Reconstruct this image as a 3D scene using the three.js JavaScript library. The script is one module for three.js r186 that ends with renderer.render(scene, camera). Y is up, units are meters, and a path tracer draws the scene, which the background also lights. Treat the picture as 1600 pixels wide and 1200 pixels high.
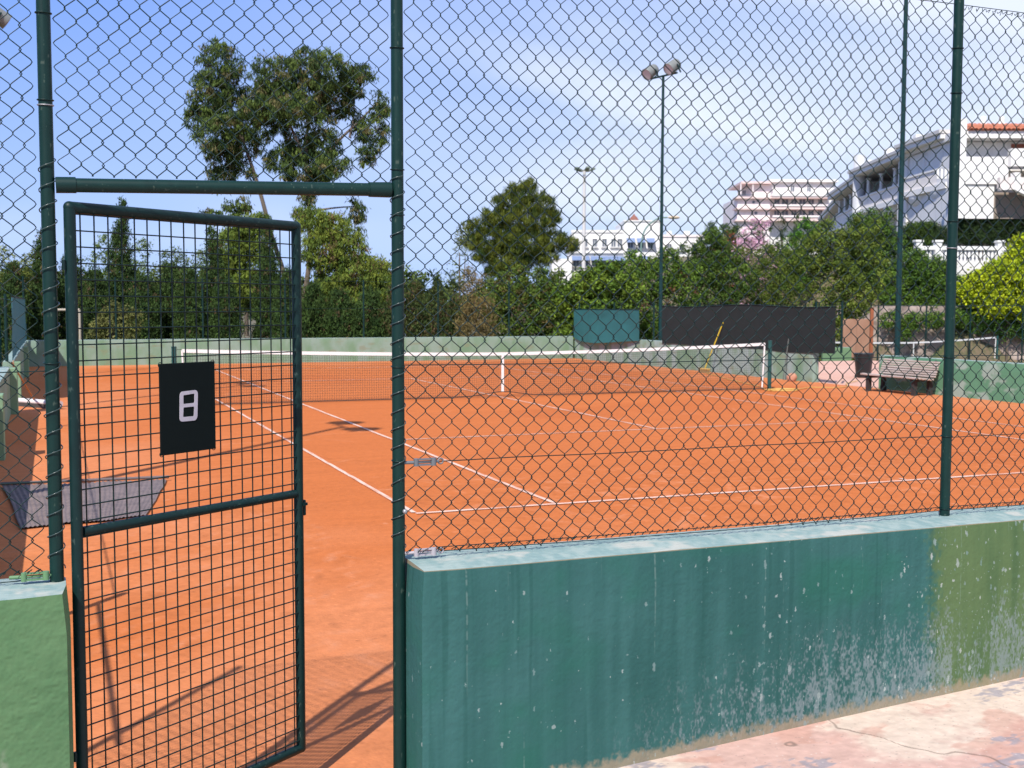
import * as THREE from 'three';
import { mergeGeometries } from 'three/addons/utils/BufferGeometryUtils.js';
import { RoundedBoxGeometry } from 'three/addons/geometries/RoundedBoxGeometry.js';

// ------------------------------------------------------------------ camera, sky, sun, exposure
const scene = new THREE.Scene();
const EYE = new THREE.Vector3(-8.46, 1.845, 21.573), YAW = -0.382;
const camera = new THREE.PerspectiveCamera(37.02, 4 / 3, 0.1, 6000);
camera.position.copy(EYE);
camera.rotation.set(-0.0677, YAW, 0.0028, 'YXZ');
camera.focus = 4.2; camera.userData.fStop = 8.5;
camera.updateMatrixWorld();
const renderer = new THREE.WebGLRenderer({ antialias: true });
renderer.toneMapping = THREE.LinearToneMapping;
renderer.toneMappingExposure = 1.4;
renderer.shadowMap.enabled = true;

const SUN = new THREE.Vector3(-0.43, 0.748, 0.506).normalize();
const sun = new THREE.DirectionalLight(new THREE.Color().setRGB(1, 0.95, 0.87), 4.2);
sun.position.copy(SUN).multiplyScalar(120); sun.castShadow = true; sun.shadow.mapSize.set(4096, 4096);
Object.assign(sun.shadow.camera, { left: -70, right: 70, top: 70, bottom: -70, near: 1, far: 320 });
scene.add(sun, sun.target);

// ------------------------------------------------------------------ noise
function rngOf(seed) { let a = seed >>> 0; return () => { a = (a + 0x6D2B79F5) | 0; let t = Math.imul(a ^ (a >>> 15), 1 | a); t = (t + Math.imul(t ^ (t >>> 7), 61 | t)) ^ t; return ((t ^ (t >>> 14)) >>> 0) / 4294967296; }; }
function hash(ix, iy, s) { let h = Math.imul(ix, 374761393) + Math.imul(iy, 668265263) + Math.imul(s, 974634541); h = Math.imul(h ^ (h >>> 13), 1274126177); return ((h ^ (h >>> 16)) >>> 0) / 4294967296; }
function vnoise(x, y, s) {
  const ix = Math.floor(x), iy = Math.floor(y); let fx = x - ix, fy = y - iy; fx = fx * fx * (3 - 2 * fx); fy = fy * fy * (3 - 2 * fy);
  const a = hash(ix, iy, s), b = hash(ix + 1, iy, s), c = hash(ix, iy + 1, s), d = hash(ix + 1, iy + 1, s);
  return a + (b - a) * fx + (c - a) * fy + (a - b - c + d) * fx * fy;
}
function fbm(x, y, o, s) { let v = 0, a = 0.5, t = 0; for (let i = 0; i < o; i++) { v += a * vnoise(x, y, s + i * 17); t += a; a *= 0.5; x = x * 2.03 + 5.1; y = y * 2.03 + 1.7; } return v / t; }
const sstep = (a, b, x) => { const t = Math.min(1, Math.max(0, (x - a) / (b - a))); return t * t * (3 - 2 * t); };
const lerp = (a, b, t) => a + (b - a) * t;
const mix3 = (a, b, t) => [lerp(a[0], b[0], t), lerp(a[1], b[1], t), lerp(a[2], b[2], t)];

// the sky: clear blue air, paler near the horizon, thin cirrus
{
  const W = 1024, H = 512, data = new Float32Array(W * H * 4);
  for (let j = 0; j < H; j++) for (let i = 0; i < W; i++) {
    const az = (i + 0.5) / W * Math.PI * 2, el = ((j + 0.5) / H - 0.5) * Math.PI;
    const dx = Math.cos(el) * Math.cos(az - Math.PI), dz = Math.cos(el) * Math.sin(az - Math.PI), dy = Math.sin(el);
    const h = Math.max(0, dy);
    let c = mix3([0.36, 0.50, 0.80], [0.125, 0.262, 0.70], sstep(-0.02, 0.34, h));
    c = mix3(c, [0.07, 0.14, 0.42], sstep(0.28, 1.0, h));
    if (dy > -0.02) {
      const k = 1 / (h + 0.22), cx = dx * k, cz = dz * k;
      const warp = fbm(cx * 1.1 + 7, cz * 1.1, 3, 31);
      const big = fbm(cx * 0.55 + 3.3, cz * 0.55 + 9.1, 3, 57);
      const wisps = fbm(cx * 1.5 + warp * 2.2, cz * 3.4 + warp * 1.2, 5, 83);
      const east = sstep(-0.10, 0.72, dx);
      const puff = fbm(cx * 2.6 + warp * 1.4 + 11, cz * 3.6 + warp, 6, 95); let cl = 0.42 * sstep(0.34, 0.72, 0.5 * wisps + 0.5 * puff) * sstep(0.3, 0.62, big + 0.3 * east) + 0.66 * east + 0.40 * (big - 0.5) * east + 0.36 * (puff - 0.5) * east;
      cl = Math.min(1, cl) * sstep(-0.02, 0.1, dy);
      c = mix3(c, [0.68, 0.73, 0.84], 0.88 * cl);
    } else c = mix3(c, [0.28, 0.27, 0.25], sstep(0.02, 0.15, -dy));
    const o = (j * W + i) * 4; data[o] = c[0]; data[o + 1] = c[1]; data[o + 2] = c[2]; data[o + 3] = 1;
  }
  const tex = new THREE.DataTexture(data, W, H, THREE.RGBAFormat, THREE.FloatType);
  tex.mapping = THREE.EquirectangularReflectionMapping; tex.magFilter = THREE.LinearFilter; tex.minFilter = THREE.LinearFilter; tex.wrapS = THREE.RepeatWrapping; tex.needsUpdate = true;
  scene.background = tex; scene.environment = tex;
}

// ------------------------------------------------------------------ helpers
const taken = new Map();
function numbered(n) { const k = taken.get(n) || 0; taken.set(n, k + 1); return k ? `${n}_${String(k).padStart(3, '0')}` : n; }
function shade(o) { o.castShadow = true; o.receiveShadow = true; return o; }
function thing(name, label, category, p = [0, 0, 0], turn = 0, group) {
  const o = new THREE.Group(); o.name = numbered(name); o.position.set(...p); o.rotation.y = turn;
  o.userData = { label, category }; if (group) o.userData.group = group; scene.add(o); return o;
}
function part(parent, name, geo, mat, label, kind) {
  const m = shade(new THREE.Mesh(geo, mat)); m.name = name; if (label) m.userData.label = label; if (kind) m.userData.kind = kind;
  parent.add(m); return m;
}
function single(name, label, category, geo, mat, group) { const m = shade(new THREE.Mesh(geo, mat)); m.name = numbered(name); m.userData = { label, category }; if (group) m.userData.group = group; scene.add(m); return m; }
function structure(name, geo, mat, label, category) { const m = shade(new THREE.Mesh(geo, mat)); m.name = name; m.userData = { kind: 'structure', label, category }; scene.add(m); return m; }
const rgb = (r, g, b) => new THREE.Color().setRGB(r, g, b);
const M = (r, g, b, rough = 0.8, extra = {}) => new THREE.MeshStandardMaterial({ color: rgb(r, g, b), roughness: rough, ...extra });
function bx(w, h, d, x = 0, y = 0, z = 0) { const g = new THREE.BoxGeometry(w, h, d); g.translate(x, y, z); return g; }
function rb(w, h, d, r, x = 0, y = 0, z = 0) { const g = new RoundedBoxGeometry(w, h, d, 2, r); g.translate(x, y, z); return g; }
function cyl(r0, r1, h, x = 0, y = 0, z = 0, n = 16) { const g = new THREE.CylinderGeometry(r1, r0, h, n); g.translate(x, y + h / 2, z); return g; }
// bar between two points
function bar(a, b, r, n = 10, r2 = r) {
  const A = new THREE.Vector3(...a), B = new THREE.Vector3(...b), d = B.clone().sub(A), L = d.length();
  const g = new THREE.CylinderGeometry(r2, r, L, n); g.translate(0, L / 2, 0);
  g.applyQuaternion(new THREE.Quaternion().setFromUnitVectors(new THREE.Vector3(0, 1, 0), d.normalize())); g.translate(A.x, A.y, A.z); return g;
}
// sweep of a round section along many polylines, into one geometry
class Sweep {
  constructor() { this.p = []; this.n = []; this.i = []; }
  add(pts, rad, sides = 4) {
    const N = pts.length; if (N < 2) return; const base = this.p.length / 3; let px = 0, py = 0, pz = 0;
    for (let k = 0; k < N; k++) {
      const a = pts[Math.max(0, k - 1)], b = pts[Math.min(N - 1, k + 1)];
      let tx = b[0] - a[0], ty = b[1] - a[1], tz = b[2] - a[2]; const l = Math.hypot(tx, ty, tz) || 1; tx /= l; ty /= l; tz /= l;
      if (k === 0) { if (Math.abs(tz) < 0.8) { px = -ty; py = tx; pz = 0; } else { px = 1; py = 0; pz = 0; } }
      const d = px * tx + py * ty + pz * tz; px -= d * tx; py -= d * ty; pz -= d * tz; const q = Math.hypot(px, py, pz) || 1; px /= q; py /= q; pz /= q;
      const cx = ty * pz - tz * py, cy = tz * px - tx * pz, cz = tx * py - ty * px;
      const r = typeof rad === 'number' ? rad : rad[k];
      for (let s = 0; s < sides; s++) {
        const an = s / sides * Math.PI * 2, c = Math.cos(an), sn = Math.sin(an), nx = px * c + cx * sn, ny = py * c + cy * sn, nz = pz * c + cz * sn;
        this.p.push(pts[k][0] + nx * r, pts[k][1] + ny * r, pts[k][2] + nz * r); this.n.push(nx, ny, nz);
      }
      if (k < N - 1) for (let s = 0; s < sides; s++) { const u = base + k * sides + s, v = base + k * sides + (s + 1) % sides; this.i.push(u, v, u + sides, v, v + sides, u + sides); }
    }
  }
  geo() { const g = new THREE.BufferGeometry(); g.setAttribute('position', new THREE.Float32BufferAttribute(this.p, 3)); g.setAttribute('normal', new THREE.Float32BufferAttribute(this.n, 3)); g.setIndex(this.i); return g; }
}
function tubeGeo(pts, rad, sides = 8) { const s = new Sweep(); s.add(pts, rad, sides); return s.geo(); }
// a world point at distance D (metres) along a line of sight noted while measuring the place up
const camM = camera.matrixWorld.clone();
function at(u, v, D) { return new THREE.Vector3((u - 800) / 1793 * D, (600 - v) / 1793 * D, -D).applyMatrix4(camM); }
// colour texture from a function of (x,y) in metres
function texFn(w, h, fn, srgb = true) {
  const d = new Uint8Array(w * h * 4);
  for (let j = 0; j < h; j++) for (let i = 0; i < w; i++) {
    const c = fn((i + 0.5) / w, (j + 0.5) / h), o = (j * w + i) * 4;
    for (let k = 0; k < 3; k++) { let v = Math.max(0, Math.min(1, c[k])); if (srgb) v = v <= 0.0031308 ? v * 12.92 : 1.055 * Math.pow(v, 1 / 2.4) - 0.055; d[o + k] = v * 255; }
    d[o + 3] = 255;
  }
  const t = new THREE.DataTexture(d, w, h); t.magFilter = THREE.LinearFilter; t.minFilter = THREE.LinearMipmapLinearFilter; t.generateMipmaps = true;
  t.wrapS = t.wrapT = THREE.RepeatWrapping; if (srgb) t.colorSpace = THREE.SRGBColorSpace; t.needsUpdate = true; return t;
}
const tnoise = (x, y, f, s) => { // tileable over [0,1]
  const p = (a, b) => vnoise(a * f, b * f, s); const bx_ = sstep(0, 1, x), by_ = sstep(0, 1, y);
  return lerp(lerp(p(x, y), p(x - 1, y), bx_), lerp(p(x, y - 1), p(x - 1, y - 1), bx_), by_);
};

const FZ = 17.83;              // line of the front fence
const P = (r, g, b, rough, extra = {}) => new THREE.MeshPhysicalMaterial({ color: rgb(r, g, b), roughness: rough, specularIntensity: 0.5, ...extra });
const mPaint = P(0.004, 0.026, 0.023, 0.5);
const mPaintDark = P(0.003, 0.018, 0.017, 0.5);
const mWire = P(0.004, 0.022, 0.020, 0.45);
const mGalv = M(0.34, 0.34, 0.35, 0.45, { metalness: 0.6 });
const mWhite = M(0.78, 0.77, 0.74, 0.7);

// ------------------------------------------------------------------ ground
// terrain: flat land, a bank rising to the right behind the court
function land(X, Z) {
  const ex = X - EYE.x, ez = Z - EYE.z; const D = ex * 0.3728 - ez * 0.9279, b = ex * 0.9279 + ez * 0.3728;
  let y = -0.35;
  y += lerp(4.6 * sstep(45, 62, D) * sstep(2, 9, b), 3.4 * sstep(56.2, 57.2, D) + 1.2 * sstep(57, 64, D) - 0.55 * sstep(58, 54, D) * sstep(41, 44, D), sstep(9.5, 12.5, b)) + 3.2 * sstep(60, 130, D) * sstep(-10, 22, b);
  y += 0.12 * (fbm(X * 0.2, Z * 0.2, 3, 5) - 0.5);
  return y;
}
{
  const n = 150, ax = []; for (let i = 0; i <= n; i++) { const t = i / n * 2 - 1; ax.push(Math.sinh(t * 5.2) / Math.sinh(5.2) * 2600); }
  const pos = [], uv = [], idx = [];
  for (let j = 0; j <= n; j++) for (let i = 0; i <= n; i++) { const X = ax[i] + 12, Z = ax[j] - 25; pos.push(X, land(X, Z), Z); uv.push(X / 6, Z / 6); }
  for (let j = 0; j < n; j++) for (let i = 0; i < n; i++) { const a = j * (n + 1) + i; idx.push(a, a + n + 1, a + 1, a + 1, a + n + 1, a + n + 2); }
  const g = new THREE.BufferGeometry(); g.setAttribute('position', new THREE.Float32BufferAttribute(pos, 3)); g.setAttribute('uv', new THREE.Float32BufferAttribute(uv, 2)); g.setIndex(idx); g.computeVertexNormals();
  const t = texFn(512, 512, (x, y) => { const a = tnoise(x, y, 6, 3) * 0.6 + tnoise(x, y, 60, 4) * 0.4; return mix3([0.16, 0.12, 0.075], [0.07, 0.085, 0.03], sstep(0.35, 0.65, a)); });
  structure('ground', g, M(1, 1, 1, 0.95, { map: t }), 'dry earth and scrub rising to a bank behind the court', 'ground');
}
// clay court
const CX0 = -9.3, CX1 = 9.0, CZ0 = -15.6, CZ1 = 18.0;
{
  const nx = 90, nz = 165, pos = [], uv = [], idx = [];
  for (let j = 0; j <= nz; j++) for (let i = 0; i <= nx; i++) {
    const X = lerp(CX0, CX1, i / nx), Z = lerp(CZ0, CZ1, j / nz);
    pos.push(X, 0.006 * (fbm(X * 1.3, Z * 1.3, 2, 11) - 0.5) * (Math.abs(X) < 5.7 && Math.abs(Z) < 12.2 ? 0.3 : 1), Z); uv.push(i / nx, j / nz);
  }
  for (let j = 0; j < nz; j++) for (let i = 0; i < nx; i++) { const a = j * (nx + 1) + i; idx.push(a, a + nx + 1, a + 1, a + 1, a + nx + 1, a + nx + 2); }
  const g = new THREE.BufferGeometry(); g.setAttribute('position', new THREE.Float32BufferAttribute(pos, 3)); g.setAttribute('uv', new THREE.Float32BufferAttribute(uv, 2)); g.setIndex(idx); g.computeVertexNormals();
  // scuffs, slides, ball marks and footprints stamped into a layer first
  const TW = 1100, TH = 2020, mark = new Float32Array(TW * TH), r = rngOf(31), sx = TW / (CX1 - CX0), sz = TH / (CZ1 - CZ0);
  const stamp = (X, Z, len, wid, ang, v) => { const c = Math.cos(ang), q = Math.sin(ang), R = Math.max(len, wid); for (let b = Math.floor((Z - R - CZ0) * sz); b <= (Z + R - CZ0) * sz; b++) for (let a = Math.floor((X - R - CX0) * sx); a <= (X + R - CX0) * sx; a++) { if (a < 0 || b < 0 || a >= TW || b >= TH) continue; const dx = (a + 0.5) / sx + CX0 - X, dz = (b + 0.5) / sz + CZ0 - Z, e = Math.hypot((dx * c + dz * q) / len, (-dx * q + dz * c) / wid); if (e < 1) mark[b * TW + a] += v * (1 - e * e) * (0.4 + 1.2 * hash(a, b, 33)); } };
  for (let i = 0; i < 2600; i++) { const near = r() < 0.55, X = (r() * 2 - 1) * (near ? 5.5 : 8.6), Z = near ? (r() < 0.75 ? 1 : -1) * (11.9 + (r() + r() - 1.1) * 2.4) : lerp(CZ0, CZ1, r()), k = r(); if (k < 0.35) stamp(X, Z, 0.12 + 0.3 * r(), 0.035 + 0.03 * r(), r() * 6.3, (r() < 0.6 ? 1 : -0.8) * (0.25 + 0.5 * r())); else if (k < 0.6) stamp(X, Z, 0.05 + 0.03 * r(), 0.03, r() * 6.3, 0.5 + 0.6 * r()); else { const a = r() * 6.3; stamp(X, Z, 0.14, 0.05, a, -0.35); stamp(X + 0.3 * Math.cos(a) - 0.12 * Math.sin(a), Z + 0.3 * Math.sin(a) + 0.12 * Math.cos(a), 0.14, 0.05, a, -0.35); } }
  for (let i = 0; i < 900; i++) { const X = lerp(-8.4, -6.4, r()), Z = lerp(11, 17.6, r()), a = -1.2 + (r() - 0.5) * 1.5; stamp(X, Z, 0.13, 0.045, a, (r() - 0.5) * 1.0); }
  const t = texFn(TW, TH, (x, y) => {
    const X = lerp(CX0, CX1, x), Z = lerp(CZ0, CZ1, y);
    // dry dusty clay at the margins and by the gate, damp and darker where it is played and watered
    const out = Math.max(Math.abs(X) - 6.6, Math.abs(Z) - 13.4), patch = fbm(X * 0.6, Z * 0.6, 4, 21);
    const dry = sstep(-0.8, 3.0, out + 4.0 * (patch - 0.5)), damp = sstep(0.50, 0.68, fbm(X * 0.42 + 8, Z * 0.30, 4, 41)) * sstep(1.5, -1, out);
    const sweep = fbm(X * 0.5 + 0.3 * patch, Z * 7.5, 3, 47), fine = fbm(X * 26, Z * 26, 2, 71), gr = hash(Math.floor(x * TW), Math.floor(y * TH), 13);
    let c = mix3([0.490, 0.142, 0.040], [0.560, 0.200, 0.082], 0.9 * dry); c = mix3(c, [0.435, 0.118, 0.032], 0.5 * damp);
    c = mix3(c, [0.60, 0.26, 0.14], Math.min(0.5, Math.max(0, mark[Math.floor(y * TH) * TW + Math.floor(x * TW)] * 0.42)));
    const k = 1 + 0.13 * (sweep - 0.5) + 0.16 * (fine - 0.5) + 0.10 * (gr - 0.5) - 0.16 * Math.max(0, -mark[Math.floor(y * TH) * TW + Math.floor(x * TW)]) + (gr > 0.996 ? 0.22 : 0) - (gr < 0.004 ? 0.22 : 0);
    return [c[0] * k, c[1] * k, c[2] * k];
  });
  const b = texFn(1024, 1024, (x, y) => { const a = tnoise(x, y, 300, 17) * 0.6 + tnoise(x, y, 70, 18) * 0.4; return [a, a, a]; }, false); b.repeat.set(7, 13);
  const court = structure('clay_court', g, new THREE.MeshPhysicalMaterial({ map: t, roughness: 0.95, specularIntensity: 0.2, bumpMap: b, bumpScale: 0.004 }), 'orange clay tennis court surface', 'court');
  // line tapes, partly dusted over with clay
  const lt = texFn(2048, 64, (x, y) => {
    const a = fbm(x * 90, y * 2.5, 4, 61), e = fbm(x * 400, y * 9, 2, 62), edge = Math.min(y, 1 - y);
    let d = sstep(0.42, 0.80, a) * 0.7 + 0.2 * sstep(0.45, 0.85, e); d = Math.min(1, d + 0.9 * sstep(0.16, 0.0, edge - 0.12 * (a - 0.5)));
    return mix3([0.73, 0.52, 0.41], [0.52, 0.18, 0.075], d);
  });
  const lm = M(1, 1, 1, 0.8, { map: lt });
  let seed = 0;
  const line = (x0, z0, x1, z1, w) => {
    const L = Math.hypot(x1 - x0, z1 - z0), ux = (x1 - x0) / L, uz = (z1 - z0) / L, n = Math.ceil(L / 0.5), p = [], u = [], id = [], o = hash(seed++, 5, 3);
    for (let k = 0; k <= n; k++) { const s = k / n * L, wob = 0.006 * (vnoise(s * 1.3, seed, 77) - 0.5); const cx = x0 + ux * s - uz * wob, cz = z0 + uz * s + ux * wob; const y = 0.0065; p.push(cx + uz * w / 2, y, cz - ux * w / 2, cx - uz * w / 2, y, cz + ux * w / 2); u.push(o + s / 24, 0, o + s / 24, 1); if (k < n) { const a = 2 * k; id.push(a, a + 2, a + 1, a + 1, a + 2, a + 3); } }
    const lg = new THREE.BufferGeometry(); lg.setAttribute('position', new THREE.Float32BufferAttribute(p, 3)); lg.setAttribute('uv', new THREE.Float32BufferAttribute(u, 2)); lg.setIndex(id); lg.computeVertexNormals();
    for (let k = 1; k < lg.attributes.normal.array.length; k += 3) if (lg.attributes.normal.array[k] < 0) { const arr = lg.index.array; for (let q = 0; q < arr.length; q += 3) { const tt = arr[q]; arr[q] = arr[q + 1]; arr[q + 1] = tt; } lg.computeVertexNormals(); break; }
    part(court, 'court_line', lg, lm);
  };
  const S = 4.115, B = 5.485, L = 11.885, V = 6.4;
  for (const s of [-1, 1]) { line(-B, s * L, B, s * L, 0.07); line(s * B, -L + 0.05, s * B, L - 0.05, 0.05); line(s * S, -L + 0.05, s * S, L - 0.05, 0.055); line(-S + 0.03, s * V, S - 0.03, s * V, 0.055); }
  line(0, -V + 0.03, 0, V - 0.03, 0.055);
  line(0, L - 0.14, 0, L - 0.05, 0.05);
}
// pavement outside, a little above the court and rising to the right
const paveY = (X, Z) => 0.205 + 0.052 * (X + 6.45) * sstep(-8.2, -6.2, X) - 0.12 * sstep(-6.6, -8.4, X) + 0.012 * (fbm(X * 1.1, Z * 1.1, 3, 15) - 0.5);
{
  const nx = 160, nz = 90, pos = [], uv = [], idx = [], X0 = -16, X1 = 8, Z0 = 17.92, Z1 = 33;
  for (let j = 0; j <= nz; j++) for (let i = 0; i <= nx; i++) { const X = lerp(X0, X1, i / nx), Z = lerp(Z0, Z1, j / nz); pos.push(X, paveY(X, Z), Z); uv.push((X - X0) / 8, (Z - Z0) / 8); }
  for (let j = 0; j < nz; j++) for (let i = 0; i < nx; i++) { const a = j * (nx + 1) + i; idx.push(a, a + nx + 1, a + 1, a + 1, a + nx + 1, a + nx + 2); }
  const g = new THREE.BufferGeometry(); g.setAttribute('position', new THREE.Float32BufferAttribute(pos, 3)); g.setAttribute('uv', new THREE.Float32BufferAttribute(uv, 2)); g.setIndex(idx); g.computeVertexNormals();
  const t = texFn(1536, 1536, (x, y) => {
    const X = x * 8, Y = y * 8; const a = fbm(X * 1.6, Y * 3.2, 5, 101), b = fbm(X * 4.2 + 3, Y * 8 + a * 3, 5, 102), f = fbm(X * 40, Y * 40, 2, 103), c = fbm(X * 2.6 + 9, Y * 5.2, 5, 104);
    let k = mix3([0.62, 0.40, 0.33], [0.69, 0.55, 0.44], sstep(0.44, 0.60, a + 0.08 * (f - 0.5))); k = mix3(k, [0.57, 0.31, 0.235], 0.6 * sstep(0.56, 0.66, b)); k = mix3(k, [0.30, 0.28, 0.31], 0.8 * sstep(0.57, 0.62, c + 0.1 * (f - 0.5)) * sstep(0.40, 0.55, fbm(X * 22, Y * 44, 3, 105))); const cr = Math.abs(fbm(X * 1.1 + 2, Y * 1.1, 5, 106) - 0.5); k = mix3(k, [0.2, 0.14, 0.11], 0.7 * sstep(0.006, 0.002, cr)); const gg = hash(Math.floor(x * 1536), Math.floor(y * 1536), 107); if (gg > 0.992) k = mix3(k, [0.25, 0.2, 0.18], 0.6); if (gg < 0.006) k = mix3(k, [0.75, 0.68, 0.6], 0.6);
    const v = 0.86 + 0.2 * (f - 0.5); return [k[0] * v, k[1] * v, k[2] * v];
  });
  const bm = texFn(1024, 1024, (x, y) => { const a = fbm(x * 120, y * 120, 4, 110); return [a, a, a]; }, false);
  structure('pavement', g, M(1, 1, 1, 0.9, { map: t, bumpMap: bm, bumpScale: 0.01 }), 'worn pink and cream concrete pavement outside the fence', 'pavement');
}
// pink concrete apron beyond the opening in the right-hand wall
{
  const g = bx(9, 0.3, 11, 13.56, -0.16, -5.5); const t = texFn(256, 256, (x, y) => { const a = fbm(x * 9, y * 9, 4, 120); return mix3([0.55, 0.3, 0.22], [0.62, 0.4, 0.31], a); });
  structure('path', g, M(1, 1, 1, 0.92, { map: t }), 'pink concrete apron beyond the opening in the side wall', 'path');
}

// ------------------------------------------------------------------ low walls
// painted render: fn gives colour in metres on the long face
function wallMat(fn, len, hgt, px, bump = 0.004) {
  const W = Math.min(2048, Math.round(len * px)), H = Math.min(512, Math.round(hgt * px));
  const t = texFn(W, H, (x, y) => fn(x * len, y * hgt));
  const rbn = renderBump.clone(); rbn.repeat.set(len, hgt); rbn.needsUpdate = true;
  return P(1, 1, 1, 0.8, { map: t, bumpMap: rbn, bumpScale: bump, specularIntensity: 0.3 });
}
const renderBump = texFn(512, 512, (x, y) => { const a = tnoise(x, y, 40, 201) * 0.5 + tnoise(x, y, 110, 202) * 0.3 + tnoise(x, y, 16, 203) * 0.3; return [a, a, a]; }, false);
// a wall block as a body whose faces carry uv (long axis 0..1, height 0..1), slightly uneven
function wallBody(len, h0, h1, thick, seed) {
  const g = new THREE.BoxGeometry(len, h1 - h0, thick, Math.max(8, Math.round(len * 8)), 10, 3); const p = g.attributes.position;
  for (let i = 0; i < p.count; i++) {
    let x = p.getX(i), y = p.getY(i), z = p.getZ(i); const n = fbm(x * 3 + seed, y * 3, 3, seed) - 0.5;
    const ex = Math.abs(x) > len / 2 - 1e-4, ey = y > (h1 - h0) / 2 - 1e-4, ez = Math.abs(z) > thick / 2 - 1e-4;
    if (ez) z += Math.sign(z) * 0.008 * n; if (ey) y += 0.006 * n;
    if (ex && ez) { x -= Math.sign(x) * 0.012; z -= Math.sign(z) * 0.01; } if (ey && ez) { y -= 0.008 + 0.012 * Math.max(0, n); z -= Math.sign(z) * (0.008 + 0.008 * n); } if (ex && ey) { x -= Math.sign(x) * 0.01; }
    p.setXYZ(i, x, y, z);
  }
  g.translate(0, (h0 + h1) / 2, 0); g.computeVertexNormals(); return g;
}
function lowWall(name, label, x0, z0, x1, z1, h, thick, bodyMat, topMat, base = -0.3, group) {
  const L = Math.hypot(x1 - x0, z1 - z0), t = thing(name, label, 'wall', [(x0 + x1) / 2, 0, (z0 + z1) / 2], -Math.atan2(z1 - z0, x1 - x0), group);
  const g = wallBody(L, base, h, thick, Math.round(Math.abs(x0 * 7 + z0 * 13)) + 3), p = g.attributes.position, uv = g.attributes.uv, nn = g.attributes.normal;
  const q = g.groups[2], ix = g.index; for (let k = q.start; k < q.start + q.count; k++) { const v = ix.getX(k); uv.setXY(v, p.getX(v) / 4 + 0.37 * x0, p.getZ(v) / thick + 0.5); }
  part(t, 'wall_body', g, [bodyMat, bodyMat, topMat, bodyMat, bodyMat, bodyMat]);
  return t;
}
const mTop = M(1, 1, 1, 0.85, { map: texFn(1024, 64, (x, y) => { const a = fbm(x * 120, y * 6, 5, 210), b = fbm(x * 30, y * 3, 4, 211); let c = mix3([0.20, 0.30, 0.285], [0.29, 0.37, 0.34], sstep(0.3, 0.7, a)); c = mix3(c, [0.46, 0.45, 0.39], 0.7 * sstep(0.58, 0.74, b)); return c; }), bumpMap: renderBump, bumpScale: 0.003 });
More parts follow.
